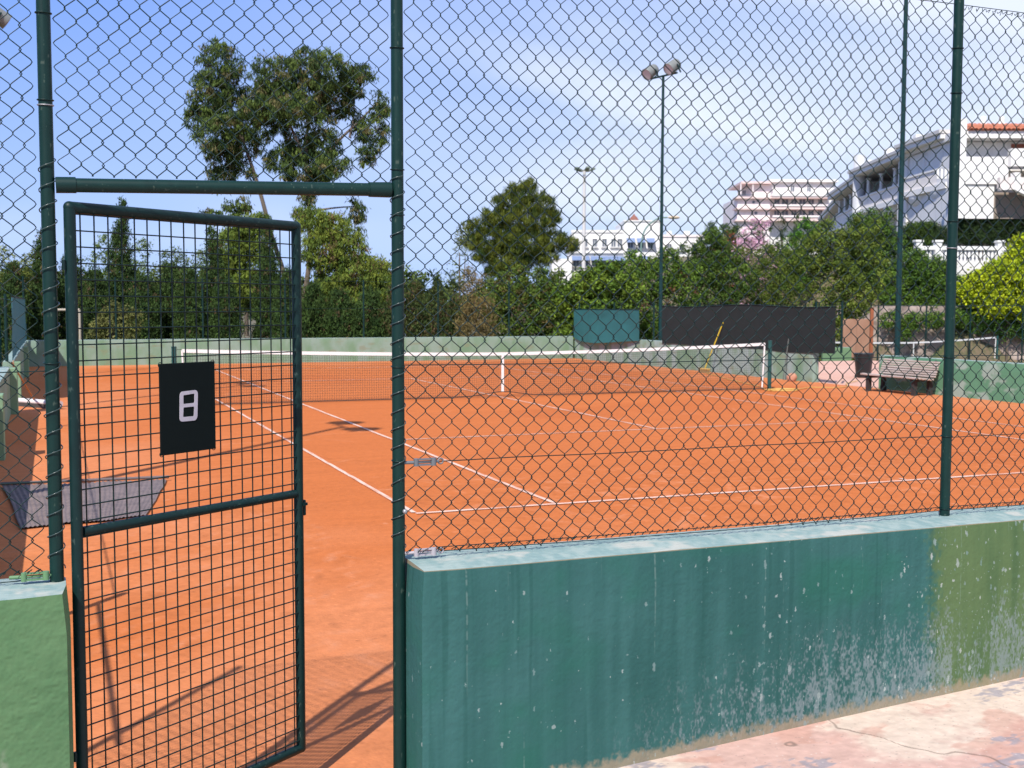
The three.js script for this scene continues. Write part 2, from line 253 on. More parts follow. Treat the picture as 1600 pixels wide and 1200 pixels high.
// front wall, right of the gate: teal paint, green where it was repainted, chips, dribbles and lime bloom
const FW0 = -7.35, FW1 = 9.0, FH = 0.975;
const chips = []; { const r = rngOf(5); for (let i = 0; i < 5200; i++) { const x = r() * 4.6, yy = Math.pow(r(), 1.5) * 0.8; const pl = fbm(x * 2.2, yy * 3.2, 3, 219); if (r() < (0.12 + 0.88 * sstep(0.6, 2.0, x)) * sstep(0.25, 0.6, pl)) chips.push([x, 0.18 + yy, 0.0012 + 0.0050 * Math.pow(r(), 5), 0.8 + r() * 2.2, r()]); } }
const chipGrid = new Map(); for (const c of chips) { for (let a = -1; a <= 1; a++) for (let b = -1; b <= 1; b++) { const k = (Math.floor(c[0] * 20) + a) + ',' + (Math.floor(c[1] * 20) + b); if (!chipGrid.has(k)) chipGrid.set(k, []); chipGrid.get(k).push(c); } }
const frontPaint = (x, y) => { // x from the gate post, y from -0.3
  const yy = y - 0.3; const streak = fbm(x * 26, yy * 1.6, 4, 220), broad = fbm(x * 1.7, yy * 2.2, 4, 221), fine = fbm(x * 60, yy * 60, 3, 222), drib = fbm(x * 42 + 0.6 * fbm(x * 2, yy * 2, 2, 227), yy * 0.8, 2, 223);
  const ground = 0.205 + 0.052 * (x + FW0 + 6.45) * sstep(-8.2, -6.2, x + FW0);
  let c = mix3([0.024, 0.086, 0.078], [0.042, 0.126, 0.117], sstep(0.15, 0.85, 0.5 * streak + 0.5 * broad));
  c = mix3(c, [0.018, 0.115, 0.075], 0.5 * sstep(0.55, 0.75, fbm(x * 2.3 + 7, yy * 2.6, 4, 229)));
  const edge = 2.15 + 0.07 * (fbm(yy * 9, 3, 4, 224) - 0.5) + 0.07 * sstep(0.42, 0.25, yy) * vnoise(yy * 30, 4, 225) - 0.02 * sstep(0.7, 0.9, yy);
  const green = mix3([0.066, 0.120, 0.052], [0.095, 0.152, 0.064], sstep(0.3, 0.7, 0.5 * streak + 0.5 * broad)); c = mix3(c, green, sstep(edge - 0.05, edge + 0.05, x + 0.10 * (fine - 0.5)));
  c = mix3(c, [0.017, 0.072, 0.062], 0.4 * sstep(0.62, 0.78, drib) * sstep(2.25, 2.05, x));
  c = mix3(c, [0.20, 0.28, 0.25], 0.35 * sstep(0.80, 0.86, fbm(x * 85 + 3, yy * 0.9, 2, 226)) * sstep(0.35, 0.6, fine));
  // lime bloom creeping up from the pavement: dry-brushed grains and runs, thickest towards the right
  const up = yy - ground, bl = fbm(x * 55, yy * 13, 4, 230), gr = fbm(x * 170, yy * 90, 2, 231), amt = sstep(0.5, 0.0, up + 0.16 * (fbm(x * 3, yy * 2, 3, 232) - 0.5)) * sstep(0.3, 2.1, x) * (x > 2.26 && x < 2.46 ? 0.4 : 1);
  c = mix3(c, [0.22, 0.26, 0.27], 0.62 * sstep(0.40, 0.72, 0.45 * bl + 0.55 * gr + 0.30 * (amt - 0.55)) * sstep(0.02, 0.4, amt));
  c = mix3(c, [0.30, 0.24, 0.16], 0.75 * sstep(0.055, 0.015, up + 0.05 * (fine - 0.5) + 0.04 * (bl - 0.5)));
  const l = chipGrid.get(Math.floor(x * 20) + ',' + Math.floor(yy * 20)); const wx = l ? fbm(x * 260, yy * 260, 2, 233) : 0, wy = l ? fbm(x * 240 + 40, yy * 240, 2, 234) : 0; if (l) for (const q of l) { const d = Math.hypot(x - q[0] + 0.007 * (wx - 0.5), (yy - q[1] + 0.009 * (wy - 0.5)) / q[3]); if (d < q[2] * (0.3 + 1.5 * fine)) c = mix3(c, mix3([0.16, 0.24, 0.23], [0.46, 0.48, 0.45], q[4] * q[4]), 0.65); }
  return c;
};
{
  const t = texFn(2048, 560, (x, y) => frontPaint(x * 4.7, y * 1.263)); t.wrapS = THREE.MirroredRepeatWrapping;
  const rb2 = renderBump.clone(); rb2.repeat.set(4.7, 1.263); rb2.needsUpdate = true;
  const m = P(1, 1, 1, 0.8, { map: t, bumpMap: rb2, bumpScale: 0.003, specularIntensity: 0.25 });
  const w = lowWall('low_wall', 'teal painted concrete wall with white chips right of the gate', FW0, FZ + 0.015, FW1, FZ + 0.015, FH, 0.30, m, mTop);
  const g = w.children[0].geometry, p = g.attributes.position, uv = g.attributes.uv, half = (FW1 - FW0) / 2;
  const nn = g.attributes.normal; for (let i = 0; i < p.count; i++) if (nn.getY(i) < 0.6) uv.setXY(i, (Math.abs(nn.getX(i)) > 0.75 ? p.getZ(i) + 0.35 : p.getX(i) + half) / 4.7, (p.getY(i) + 0.3) / 1.263);
}
{
  const m = wallMat((x, y) => { const a = fbm(x * 5, y * 5, 5, 240), b = fbm(x * 50, y * 50, 3, 241), s = fbm(x * 9 + 2, y * 4, 4, 242); let c = mix3([0.072, 0.160, 0.072], [0.120, 0.215, 0.102], 0.6 * a + 0.4 * b); c = mix3(c, [0.26, 0.30, 0.22], 0.6 * sstep(0.62, 0.74, s) * sstep(0.35, 0.6, b)); return mix3(c, [0.18, 0.24, 0.06], 0.35 * sstep(0.5, 0.8, fbm(x * 2 + 5, y * 2, 3, 243))); }, 4, 1.3, 256, 0.006);
  const w = lowWall('low_wall', 'light green rendered wall stub left of the gate', -9.42, FZ + 0.015, -8.425, FZ + 0.015, 1.0, 0.30, m, mTop);
  const g = w.children[0].geometry, p = g.attributes.position, uv = g.attributes.uv, nn = g.attributes.normal; for (let i = 0; i < p.count; i++) if (nn.getY(i) < 0.6) uv.setXY(i, (p.getX(i) + p.getZ(i) + 2) / 4, (p.getY(i) + 0.3) / 1.3);
}
// court walls: sage green with chalky patches
const sage = (s, len, chalk) => wallMat((x, y) => { const a = fbm(x * 0.9, y * 2.5, 4, s), b = fbm(x * 8, y * 3, 4, s + 1), d = fbm(x * 3.5 + 3, y * 1.6, 5, s + 2); let c = mix3([0.14, 0.25, 0.145], [0.20, 0.31, 0.21], a * 0.5 + b * 0.5); c = mix3(c, [0.31, 0.39, 0.37], chalk * sstep(0.25, 0.75, d)); return mix3(c, [0.22, 0.22, 0.13], 0.5 * sstep(0.62, 0.8, fbm(x * 3, y * 9, 4, s + 3))); }, len, 1.1, 90, 0.004);
lowWall('court_wall', 'sage green low wall across the far end of the court', -9.3, -15.7, 8.84, -15.7, 0.79, 0.2, sage(250, 18, 0.5), mTop);
lowWall('court_wall', 'chalky green low wall under the hanging windscreens on the right', 8.95, -15.58, 8.95, -1.75, 0.80, 0.2, sage(260, 14, 0.95), mTop);
lowWall('court_wall', 'green low wall behind the slatted bench', 9.0, 0.6, 9.0, 17.65, 0.77, 0.2, wallMat((x, y) => { const a = fbm(x * 0.9, y * 2.5, 4, 271), b = fbm(x * 8, y * 3, 4, 272), d = fbm(x * 2.6 + 3, y * 5, 4, 273); let c = mix3([0.09, 0.23, 0.13], [0.14, 0.30, 0.18], a * 0.5 + b * 0.5); return mix3(c, [0.34, 0.42, 0.36], 0.8 * sstep(0.5, 0.66, d)); }, 18, 1.1, 90, 0.004), mTop);
const leftMat = sage(280, 33, 0.5), pilMat = P(0.20, 0.32, 0.19, 0.8, { bumpMap: renderBump, bumpScale: 0.003 });
for (const [label, z0, z1, piers] of [['near part of the left side wall, throwing a shadow strip', 17.66, 0.15, [14.4, 6.6, 0.4]], ['far part of the left side wall, beyond the gap', -1.75, -15.58, [-1.95, -10.2]]]) { // pilasters belong to the wall
  const w = lowWall('court_wall', label, -9.22, z0, -9.22, z1, 0.79, 0.2, leftMat, mTop);
  for (const z of piers) { const m = part(w, 'pilaster', rb(0.34, 1.06, 0.12, 0.01, 0, 0.25, 0), pilMat); m.position.set((z0 + z1) / 2 - z, 0, 0.155); }
}
{ const a = at(1284, 562, 41), b = at(1330, 562, 41); lowWall('court_wall', 'short dark green wall beyond the side opening', a.x, a.z, b.x, b.z, 0.42, 0.2, M(0.13, 0.22, 0.11, 0.85), mTop); }

// ------------------------------------------------------------------ front fence
// chain link: interlocked zigzag strands, each a flattened spiral of coated wire
const CW = 0.0625, CH = 0.0700;
function chainLink(x0, x1, y0, y1, r, holes = [], warpAmp = 1, phase = 0) {
  const S = new Sweep(), n = Math.ceil((x1 - x0) / (CW / 2)), K = Math.ceil((y1 - y0) / (CH / 2)), rnd = rngOf(Math.round(x0 * 100) + 999);
  const warp = (x, y) => {
    const e = Math.min(1, Math.min(x - x0, x1 - x) / 0.25), a = warpAmp * (0.3 + 0.7 * Math.max(0, e));
    const dx = a * 0.011 * (fbm(x * 2.2, y * 2.2, 2, 301) - 0.5) * 2, dy = a * 0.016 * (fbm(x * 1.6 + 9, y * 1.6, 2, 302) - 0.5) * 2 + a * 0.012 * (vnoise(x * 3, 7, 303) - 0.5) * sstep(y0 + 0.5, y0, y);
    return [x + dx, y + dy, 0.012 * a * (fbm(x * 2, y * 2 + 4, 2, 304) - 0.5) * 2];
  };
  for (let j = 0; j < n; j++) {
    const xl = x0 + j * CW / 2 - 0.0022, xr = xl + CW / 2 + 0.0044; let run = [];
    const jit = 0.003 * (rnd() - 0.5);
    for (let k = 0; k < K; k++) {
      const odd = (k + j + phase) & 1, xa = odd ? xr : xl, xb = odd ? xl : xr, ya = y0 + k * CH / 2, yb = ya + CH / 2, zz = odd ? 0.0028 : -0.0028, xm = (xa + xb) / 2;
      let cut = false; for (const h of holes) if (Math.abs(xm - h[0]) < h[2] && Math.abs(ya - h[1]) < h[3]) cut = true;
      if (xm > x1) cut = true;
      if (cut) { if (run.length > 1) S.add(run, r, 4); run = []; continue; }
      const push = (x, y, z) => { const w = warp(x, y); run.push([w[0] + jit, w[1], FZ + w[2] + z]); };
      push(xa, ya, 0); push(lerp(xa, xb, 0.13), lerp(ya, yb, 0.2), zz); push(lerp(xa, xb, 0.87), lerp(ya, yb, 0.8), zz);
      if (k === K - 1) push(xb, yb, 0);
    }
    if (run.length > 1) S.add(run, r, 4);
  }
  return S.geo();
}
{
  const f = thing('chain_link_fence', 'tall dark green chain link fence on pipe posts around the gate opening', 'fence', [0, 0, 0]);
  const R = 0.0207, posts = [[-9.40, 0.95, 3.12], [-8.46, 0.97, 3.12], [-7.372, 0.05, 3.12], [-5.0, 0.95, 3.12], [-2.62, 0.95, 3.12]];
  const paintV = texFn(64, 512, (x, y) => { const a = fbm(x * 4, y * 60, 4, 310), b = fbm(x * 10, y * 120, 3, 311); let c = mix3([0.006, 0.029, 0.027], [0.011, 0.044, 0.040], a); return mix3(c, [0.13, 0.13, 0.11], 0.7 * sstep(0.76, 0.81, b)); });
  const mPost = P(0.5, 0.72, 0.66, 0.46, { map: paintV });
  for (const [x, a, b] of posts) {
    part(f, 'post', cyl(x > -8 && x < -7 ? 0.0222 : R, R * 0.96, b - a, x, a, FZ, 24), mPost);
    const cap = new THREE.SphereGeometry(R, 16, 8, 0, Math.PI * 2, 0, Math.PI / 2); cap.translate(x, b, FZ); part(f, 'post_cap', cap, mPaint);
  }
  // header pipe over the gate with sleeve ends
  part(f, 'header_pipe', bar([-8.435, 2.205, FZ], [-7.395, 2.232, FZ], 0.0215, 20), mPost);
  part(f, 'pipe_sleeve', bar([-8.437, 2.205, FZ], [-8.38, 2.207, FZ], 0.0245, 20), mPaint);
  part(f, 'pipe_sleeve', bar([-7.47, 2.23, FZ], [-7.397, 2.232, FZ], 0.0245, 20, 0.026), mPaint);
  const mesh = (x0, x1, y0, y1, holes, ph) => part(f, 'chain_link', chainLink(x0, x1, y0, y1, 0.00175, holes, 1.5, ph), mWire, null, 'stuff');
  mesh(-9.37, -8.49, 1.03, 3.08, []); mesh(-8.432, -7.40, 2.245, 3.08, [], 1);
  mesh(-7.342, -5.028, 1.0, 3.08, [[-5.86, 1.455, 0.018, 0.055], [-6.66, 1.21, 0.012, 0.02]]); mesh(-4.972, -2.65, 0.995, 3.06, []);
  // straining wires
  const wire = (x0, x1, y, sag = 0.004, r = 0.0016) => { const p = []; for (let i = 0; i <= 24; i++) { const t = i / 24; p.push([lerp(x0, x1, t), y - sag * 4 * t * (1 - t) + 0.003 * (vnoise(t * 7, y * 9, 320) - 0.5), FZ + 0.004]); } part(f, 'tension_wire', tubeGeo(p, r, 6), mWire); };
  for (const y of [3.075, 1.645]) { wire(-9.38, -8.46, y); wire(-7.37, -5.0, y); wire(-5.0, -2.62, y); } wire(-8.46, -7.37, 3.075);
  wire(-7.23, -5.0, 1.312, 0.002, 0.0018); wire(-5.0, -2.62, 1.305); wire(-9.38, -8.46, 1.31);
  for (const [a, b] of [[-9.38, -8.46], [-7.25, -5.0], [-5.0, -2.62]]) { wire(a, b, 1.012, 0.006); wire(a, b, 0.998, 0.008); }
  // loose curl of cut wire ends along the bottom selvedge
  { const S = new Sweep(), r = rngOf(77); for (const [a, b, y] of [[-7.34, -5.03, 0.997], [-4.97, -2.7, 0.997], [-9.36, -8.5, 1.028]]) for (let x = a; x < b; x += CW / 2) { const p = [], q = (r() - 0.5) * 0.03, l = 0.012 + 0.02 * r(); for (let i = 0; i <= 4; i++) { const t = i / 4; p.push([x + q * t + 0.012 * Math.sin(t * 4), y + 0.004 + 0.012 * Math.sin(t * 3), FZ + 0.004 + l * t]); } S.add(p, 0.0015, 4); } part(f, 'selvedge', S.geo(), mWire, null, 'stuff'); }
  { const S = new Sweep(), r = rngOf(78); for (const [a, b] of [[-4.97, -2.7]]) for (let x = a; x < b; x += CW / 2) { const p = [], q = (r() - 0.5) * 0.05; for (let i = 0; i <= 5; i++) { const t = i / 5; p.push([x + q * t, 3.05 + 0.03 * t + 0.012 * Math.sin(t * 5 + r()), FZ + 0.012 * Math.sin(t * 5)]); } S.add(p, 0.0016, 4); } part(f, 'selvedge', S.geo(), mWire, null, 'stuff'); }
  // lacing wire wound round the gate posts
  const lace = (x, y0, y1, pitch, off) => { const p = []; const n = Math.round((y1 - y0) / pitch * 14); for (let i = 0; i <= n; i++) { const y = lerp(y0, y1, i / n), a = off - i / 14 * Math.PI * 2 + 0.5 * (vnoise(i * 0.05, x * 7, 332) - 0.5), rr = 0.0238 + 0.0022 * vnoise(i * 0.3, x, 330); p.push([x + Math.cos(a) * rr, y + 0.008 * (vnoise(i * 0.2, x * 3, 331) - 0.5), FZ + Math.sin(a) * rr]); } part(f, 'lacing_wire', tubeGeo(p, 0.0019, 6), M(0.035, 0.06, 0.058, 0.28)); };
  lace(-8.46, 1.04, 2.3, 0.062, 0.4); lace(-7.372, 1.02, 2.28, 0.060, 1.1);
  const band = (x, y, m = mWire, r = 0.0228) => { const g = new THREE.TorusGeometry(r, 0.0021, 6, 24); g.rotateX(Math.PI / 2 + 0.06); g.translate(x, y, FZ); part(f, 'wire_tie', g, m); };
  for (const [x, y] of [[-8.46, 2.71], [-8.46, 2.455], [-8.46, 1.67], [-7.372, 2.70], [-7.372, 2.30], [-7.372, 2.15], [-7.372, 1.64], [-7.372, 1.32], [-5.0, 2.72], [-5.0, 2.2], [-5.0, 1.64], [-5.0, 1.31], [-5.0, 2.9], [-5.0, 1.005]]) band(x, y);
  for (const [x, y] of [[-5.0, 2.09], [-8.46, 2.44]]) band(x, y, mGalv, 0.0225);
  // turnbuckles
  const buckle = (x, y, m) => { // clamp strap on the post, open frame body with two long sides, threaded eye
    const g = mergeGeometries([bar([x + 0.006, y, FZ + 0.006], [x + 0.045, y, FZ + 0.010], 0.006, 8), bx(0.062, 0.005, 0.012, x + 0.078, y + 0.0095, FZ + 0.012), bx(0.062, 0.005, 0.012, x + 0.078, y - 0.0095, FZ + 0.012), cyl(0.009, 0.009, 0.026, x + 0.047, y - 0.013, FZ + 0.012, 10), cyl(0.010, 0.010, 0.026, x + 0.109, y - 0.013, FZ + 0.012, 10), bar([x + 0.047, y, FZ + 0.012], [x + 0.13, y, FZ + 0.008], 0.0045, 8), new THREE.TorusGeometry(0.009, 0.003, 6, 14).translate(x + 0.136, y, FZ + 0.008)]); part(f, 'turnbuckle', g, m);
  };
  buckle(-7.36, 1.312, M(0.16, 0.18, 0.19, 0.5, { metalness: 0.4 })); buckle(-7.36, 1.0, M(0.42, 0.38, 0.40, 0.6, { metalness: 0.2 })); buckle(-8.60, 1.022, M(0.12, 0.24, 0.11, 0.6));
  const bolt = new THREE.SphereGeometry(0.009, 10, 8); bolt.translate(-7.356, 1.147, FZ + 0.021); part(f, 'bolt', bolt, mGalv);
}

// ------------------------------------------------------------------ gate, standing ajar into the court
{
  const g = thing('mesh_gate', 'dark green mesh gate standing ajar with a number board', 'gate', [-8.40, 0.15, FZ], 0.605);
  const W = 0.967, H = 1.99, mid = 0.995, r = 0.0178, m = P(0.5, 0.72, 0.68, 0.46, { map: texFn(64, 512, (x, y) => { const a = fbm(x * 4, y * 40, 4, 340), b = fbm(x * 12, y * 90, 3, 341); let c = mix3([0.005, 0.022, 0.023], [0.010, 0.038, 0.038], a); return mix3(c, [0.10, 0.11, 0.10], 0.7 * sstep(0.75, 0.81, b)); }) });
  part(g, 'stile', bar([0, 0, 0], [0, H, 0], r, 18), m); part(g, 'stile', bar([W, 0, 0], [W, H, 0], r, 18), m);
  part(g, 'rail', bar([0, H, 0], [W, H, 0], r, 18), m); part(g, 'rail', bar([0.02, mid, 0], [W - 0.02, mid - 0.008, 0], r * 0.9, 18), m); part(g, 'rail', bar([0, 0, 0], [W, 0, 0], r, 18), m);
  for (const [x, y] of [[0, 0], [W, 0], [0, H], [W, H]]) part(g, 'corner', new THREE.SphereGeometry(r * 1.04, 14, 10).translate(x, y, 0), m);
  const S = 0.0497, wm = P(0.006, 0.02, 0.018, 0.5);
  const vg = new THREE.CylinderGeometry(0.0024, 0.0024, H - 0.02, 6), hg = new THREE.CylinderGeometry(0.0024, 0.0024, W - 0.02, 6); hg.rotateZ(Math.PI / 2);
  const rr = rngOf(8);
  for (let i = 0; i < 19; i++) { const w = part(g, 'mesh_wire', vg, wm); w.position.set(0.034 + i * S + (rr() - 0.5) * 0.002, H / 2, 0.004); w.rotation.z = (rr() - 0.5) * 0.002; }
  for (let i = 0; i < 40; i++) { const w = part(g, 'mesh_wire', hg, wm); w.position.set(W / 2, 0.036 + i * S * 0.998, 0.0075); w.rotation.z = (rr() - 0.5) * 0.002; }
  // hinges, latch
  for (const y of [0.28, 1.80]) part(g, 'hinge', mergeGeometries([cyl(0.006, 0.006, 0.03, -0.024, y, 0, 12), bx(0.014, 0.012, 0.006, -0.018, y + 0.015, 0)]), mPaintDark);
  part(g, 'latch', mergeGeometries([rb(0.012, 0.06, 0.03, 0.004, W + 0.02, 0.93, 0), bx(0.02, 0.01, 0.01, W + 0.015, 0.945, 0.018)].map(q => q.toNonIndexed())), mPaintDark);
  // number board
  const b = thing('number_board', 'black board with a squared white figure 8 on the gate', 'sign', [-8.40, 0.15, FZ], 0.605);
  const cx = 0.430, cy = 1.352, bw = 0.236, bh = 0.303;
  part(b, 'board', rb(bw, bh, 0.006, 0.002, cx, cy, 0.0145), new THREE.MeshPhysicalMaterial({ color: rgb(0.002, 0.0065, 0.0065), roughness: 0.8, specularIntensity: 0.3, map: texFn(256, 256, (x, y) => { const v = 0.8 + 0.4 * fbm(x * 8, y * 30, 4, 350); return [v, v, v]; }) }));
  const mNum = M(0.52, 0.50, 0.55, 0.75, { map: texFn(128, 128, (x, y) => { const v = 0.75 + 0.3 * fbm(x * 14, y * 14, 3, 351); return [v, v, v]; }) });
  const rr2 = (s, x, y, w, h, q) => { s.moveTo(x + q, y); s.lineTo(x + w - q, y); s.quadraticCurveTo(x + w, y, x + w, y + q); s.lineTo(x + w, y + h - q); s.quadraticCurveTo(x + w, y + h, x + w - q, y + h); s.lineTo(x + q, y + h); s.quadraticCurveTo(x, y + h, x, y + h - q); s.lineTo(x, y + q); s.quadraticCurveTo(x, y, x + q, y); };
  const o = new THREE.Shape(); rr2(o, -0.0375, -0.0515, 0.075, 0.103, 0.014);
  const k1 = new THREE.Path(); rr2(k1, -0.0225, 0.008, 0.0465, 0.032, 0.004); const k2 = new THREE.Path(); rr2(k2, -0.0225, -0.037, 0.0455, 0.033, 0.004); o.holes.push(k1, k2);
  const ng = new THREE.ExtrudeGeometry(o, { depth: 0.0012, bevelEnabled: false, curveSegments: 6 }); { const q = ng.attributes.position; for (let i = 0; i < q.count; i++) { const x = q.getX(i), y = q.getY(i); q.setXY(i, x + 0.004 * (vnoise(y * 60, x * 20, 352) - 0.5) + y * 0.02, y + 0.004 * (vnoise(x * 70 + 5, y * 25, 353) - 0.5)); } } ng.translate(cx, cy + 0.005, 0.0178); part(b, 'numeral', ng, mNum, 'white squared figure 8');
  for (const [sx, sy] of [[-1, -1], [1, -1], [-1, 1], [1, 1]]) part(b, 'fixing_wire', new THREE.TorusGeometry(0.008, 0.0014, 5, 12).translate(cx + sx * (bw / 2 - 0.006), cy + sy * (bh / 2 - 0.004), 0.013), mWire);
}

// ------------------------------------------------------------------ tennis nets
function tennisNet(name, label, p, turn, cell, r, half = 6.4, hp = 1.07, hc = 0.914) {
  const t = thing(name, label, 'tennis net', p, turn); const top = x => hc + (hp - 0.015 - hc) * Math.pow(Math.abs(x) / half, 1.6);
  for (const s of [-1, 1]) { const q = part(t, 'post', mergeGeometries([cyl(0.045, 0.045, hp + 0.02, s * half, 0, 0, 16), cyl(0.048, 0.048, 0.02, s * half, hp + 0.01, 0, 16)]), M(0.012, 0.07, 0.065, 0.4)); }
  const e = half - 0.14, n = 80, pos = [], idx = [];
  for (let i = 0; i <= n; i++) { const x = lerp(-e, e, i / n), y = top(x); for (const [dy, dz] of [[0, 0.012], [0, -0.012], [-0.062, -0.014], [-0.062, 0.014]]) pos.push(x, y + dy, dz); if (i < n) for (let k = 0; k < 4; k++) { const a = i * 4 + k, b = i * 4 + (k + 1) % 4; idx.push(a, a + 4, b, b, a + 4, b + 4); } }
  let g = new THREE.BufferGeometry(); g.setAttribute('position', new THREE.Float32BufferAttribute(pos, 3)); g.setIndex(idx); g = g.toNonIndexed(); g.computeVertexNormals();
  part(t, 'headband', g, mWhite);
  const bot = x => 0.03 + 0.09 * Math.exp(-Math.pow(x / 0.5, 2));
  part(t, 'centre_strap', bx(0.05, hc - 0.13, 0.03, 0, hc - 0.005 - (hc - 0.13) / 2, 0), mWhite);
  for (const s of [-1, 1]) part(t, 'side_band', bar([s * (e - 0.0), top(e) - 0.02, 0], [s * (e - 0.05), 0.06, 0], 0.018, 8), mWhite);
  const S = new Sweep(), yb = 0.03;
  for (let x = -e; x <= e; x += cell) S.add([[x, bot(x), 0], [x, top(x) - 0.05, 0]], r, 3);
  for (let y = 0; y < 1; y += cell / 0.85) { const q = []; for (let i = 0; i <= 60; i++) { const x = lerp(-e, e, i / 60), a = bot(x), b = top(x) - 0.05; q.push([x, lerp(a, b, y), 0]); } S.add(q, r, 3); }
  { const q = []; for (let i = 0; i <= 90; i++) { const x = lerp(-e, e, i / 90); q.push([x, bot(x), 0]); } S.add(q, 0.009, 4); }
  part(t, 'netting', S.geo(), M(0.03, 0.032, 0.03, 0.8), null, 'stuff');
  part(t, 'cable', bar([-half, hp - 0.02, 0], [-e, top(e) - 0.01, 0], 0.004, 6), mWire); part(t, 'cable', bar([half, hp - 0.02, 0], [e, top(e) - 0.01, 0], 0.004, 6), mWire);
  return t;
}
tennisNet('tennis_net', 'tennis net with white headband across the orange court', [0, 0, 0], 0, 0.046, 0.0027);
{ const a = at(1274, 533, 45.5), b = at(1559, 527, 53.5), c = a.clone().add(b).multiplyScalar(0.5); tennisNet('tennis_net', 'distant tennis net with white band seen beyond the bench', [c.x, c.y - 1.04, c.z], -Math.atan2(b.z - a.z, b.x - a.x), 0.12, 0.003, a.distanceTo(b) / 2); }

// ------------------------------------------------------------------ court furniture
{ // bench facing the court
  const t = thing('park_bench', 'weathered wooden slat bench beside the green wall', 'bench', [8.42, 0, 1.80], -Math.PI / 2);
  const wood = (k) => M(1, 1, 1, 0.8, { map: texFn(256, 32, (x, y) => { const a = fbm(x * 5 + k * 9, y * 22, 4, 360 + k), b = fbm(x * 3 + k, y * 4, 3, 370 + k); return mix3(mix3([0.32, 0.235, 0.19], [0.47, 0.38, 0.32], a), [0.60, 0.55, 0.51], 0.6 * sstep(0.45, 0.7, b)); }) });
  const wm = [wood(0), wood(1), wood(2)], sg = rb(1.75, 0.034, 0.085, 0.006), bg = rb(1.75, 0.036, 0.026, 0.006), legM = M(0.03, 0.027, 0.025, 0.8);
  // local: x along the bench, +z towards the court
  for (let i = 0; i < 5; i++) { const s = part(t, 'seat_slat', sg, wm[i % 3]); s.position.set(0, 0.375 - 0.010 * i, 0.24 - i * 0.102); s.rotation.x = 0.08; }
  for (let i = 0; i < 7; i++) { const s = part(t, 'back_slat', bg, wm[(i + 1) % 3]); s.position.set(0, 0.395 + i * 0.049, -0.25 - i * 0.018); s.rotation.x = -0.33; }
  for (const x of [-0.72, 0.72]) {
    part(t, 'leg', mergeGeometries([bx(0.09, 0.33, 0.09, x, 0.165, 0.17), bx(0.08, 0.05, 0.5, x, 0.318, 0)]), legM);
    part(t, 'leg', mergeGeometries([bx(0.09, 0.29, 0.09, x, 0.145, -0.24), bar([x, 0.29, -0.235], [x, 0.72, -0.395], 0.028, 8)]), legM);
  }
}
{ // litter bin
  const p = at(1349, 592, 30.3); const t = thing('litter_bin', 'black plastic litter bin standing left of the bench', 'bin', [p.x, 0, p.z]);
  const prof = [[0.0, 0.0], [0.175, 0.0], [0.19, 0.02], [0.235, 0.52], [0.255, 0.53], [0.262, 0.60], [0.27, 0.62], [0.25, 0.63], [0.235, 0.60], [0.18, 0.05], [0, 0.05]].map(a => new THREE.Vector2(...a));
  part(t, 'body', new THREE.LatheGeometry(prof, 28), M(0.012, 0.013, 0.016, 0.4)); part(t, 'rim', new THREE.TorusGeometry(0.262, 0.014, 8, 28).rotateX(Math.PI / 2).translate(0, 0.625, 0), M(0.02, 0.03, 0.035, 0.35));
}
{ // upright board and rusty post beyond the opening
  const a = at(1337, 553, 41.5); const t = thing('wooden_board', 'upright brown board panel beyond the opening', 'board', [a.x, -0.05, a.z], YAW);
  const m = M(1, 1, 1, 0.85, { map: texFn(128, 128, (x, y) => { const k = fbm(x * 3, y * 3, 5, 380); return mix3([0.26, 0.13, 0.075], [0.36, 0.21, 0.14], k); }) });
  for (let i = 0; i < 2; i++) part(t, 'panel', rb(0.495, 1.42, 0.04, 0.004, -0.25 + i * 0.5, 0.76, 0.002 * i), m);
  part(t, 'batten', bx(0.98, 0.07, 0.03, 0, 0.4, -0.037), m); part(t, 'batten', bx(0.98, 0.07, 0.03, 0, 1.2, -0.037), m);
  const b = at(1361, 553, 41.2); const q = thing('rusty_post', 'rust brown steel post beside the brown board', 'post', [b.x, -0.05, b.z], YAW);
  part(q, 'shaft', rb(0.11, 1.85, 0.11, 0.008, 0, 0.925, 0), M(1, 1, 1, 0.9, { map: texFn(64, 256, (x, y) => mix3([0.22, 0.06, 0.025], [0.34, 0.12, 0.05], fbm(x * 6, y * 20, 4, 385))) })); part(q, 'cap', rb(0.13, 0.03, 0.13, 0.006, 0, 1.865, 0), M(0.2, 0.07, 0.035, 0.9));
}
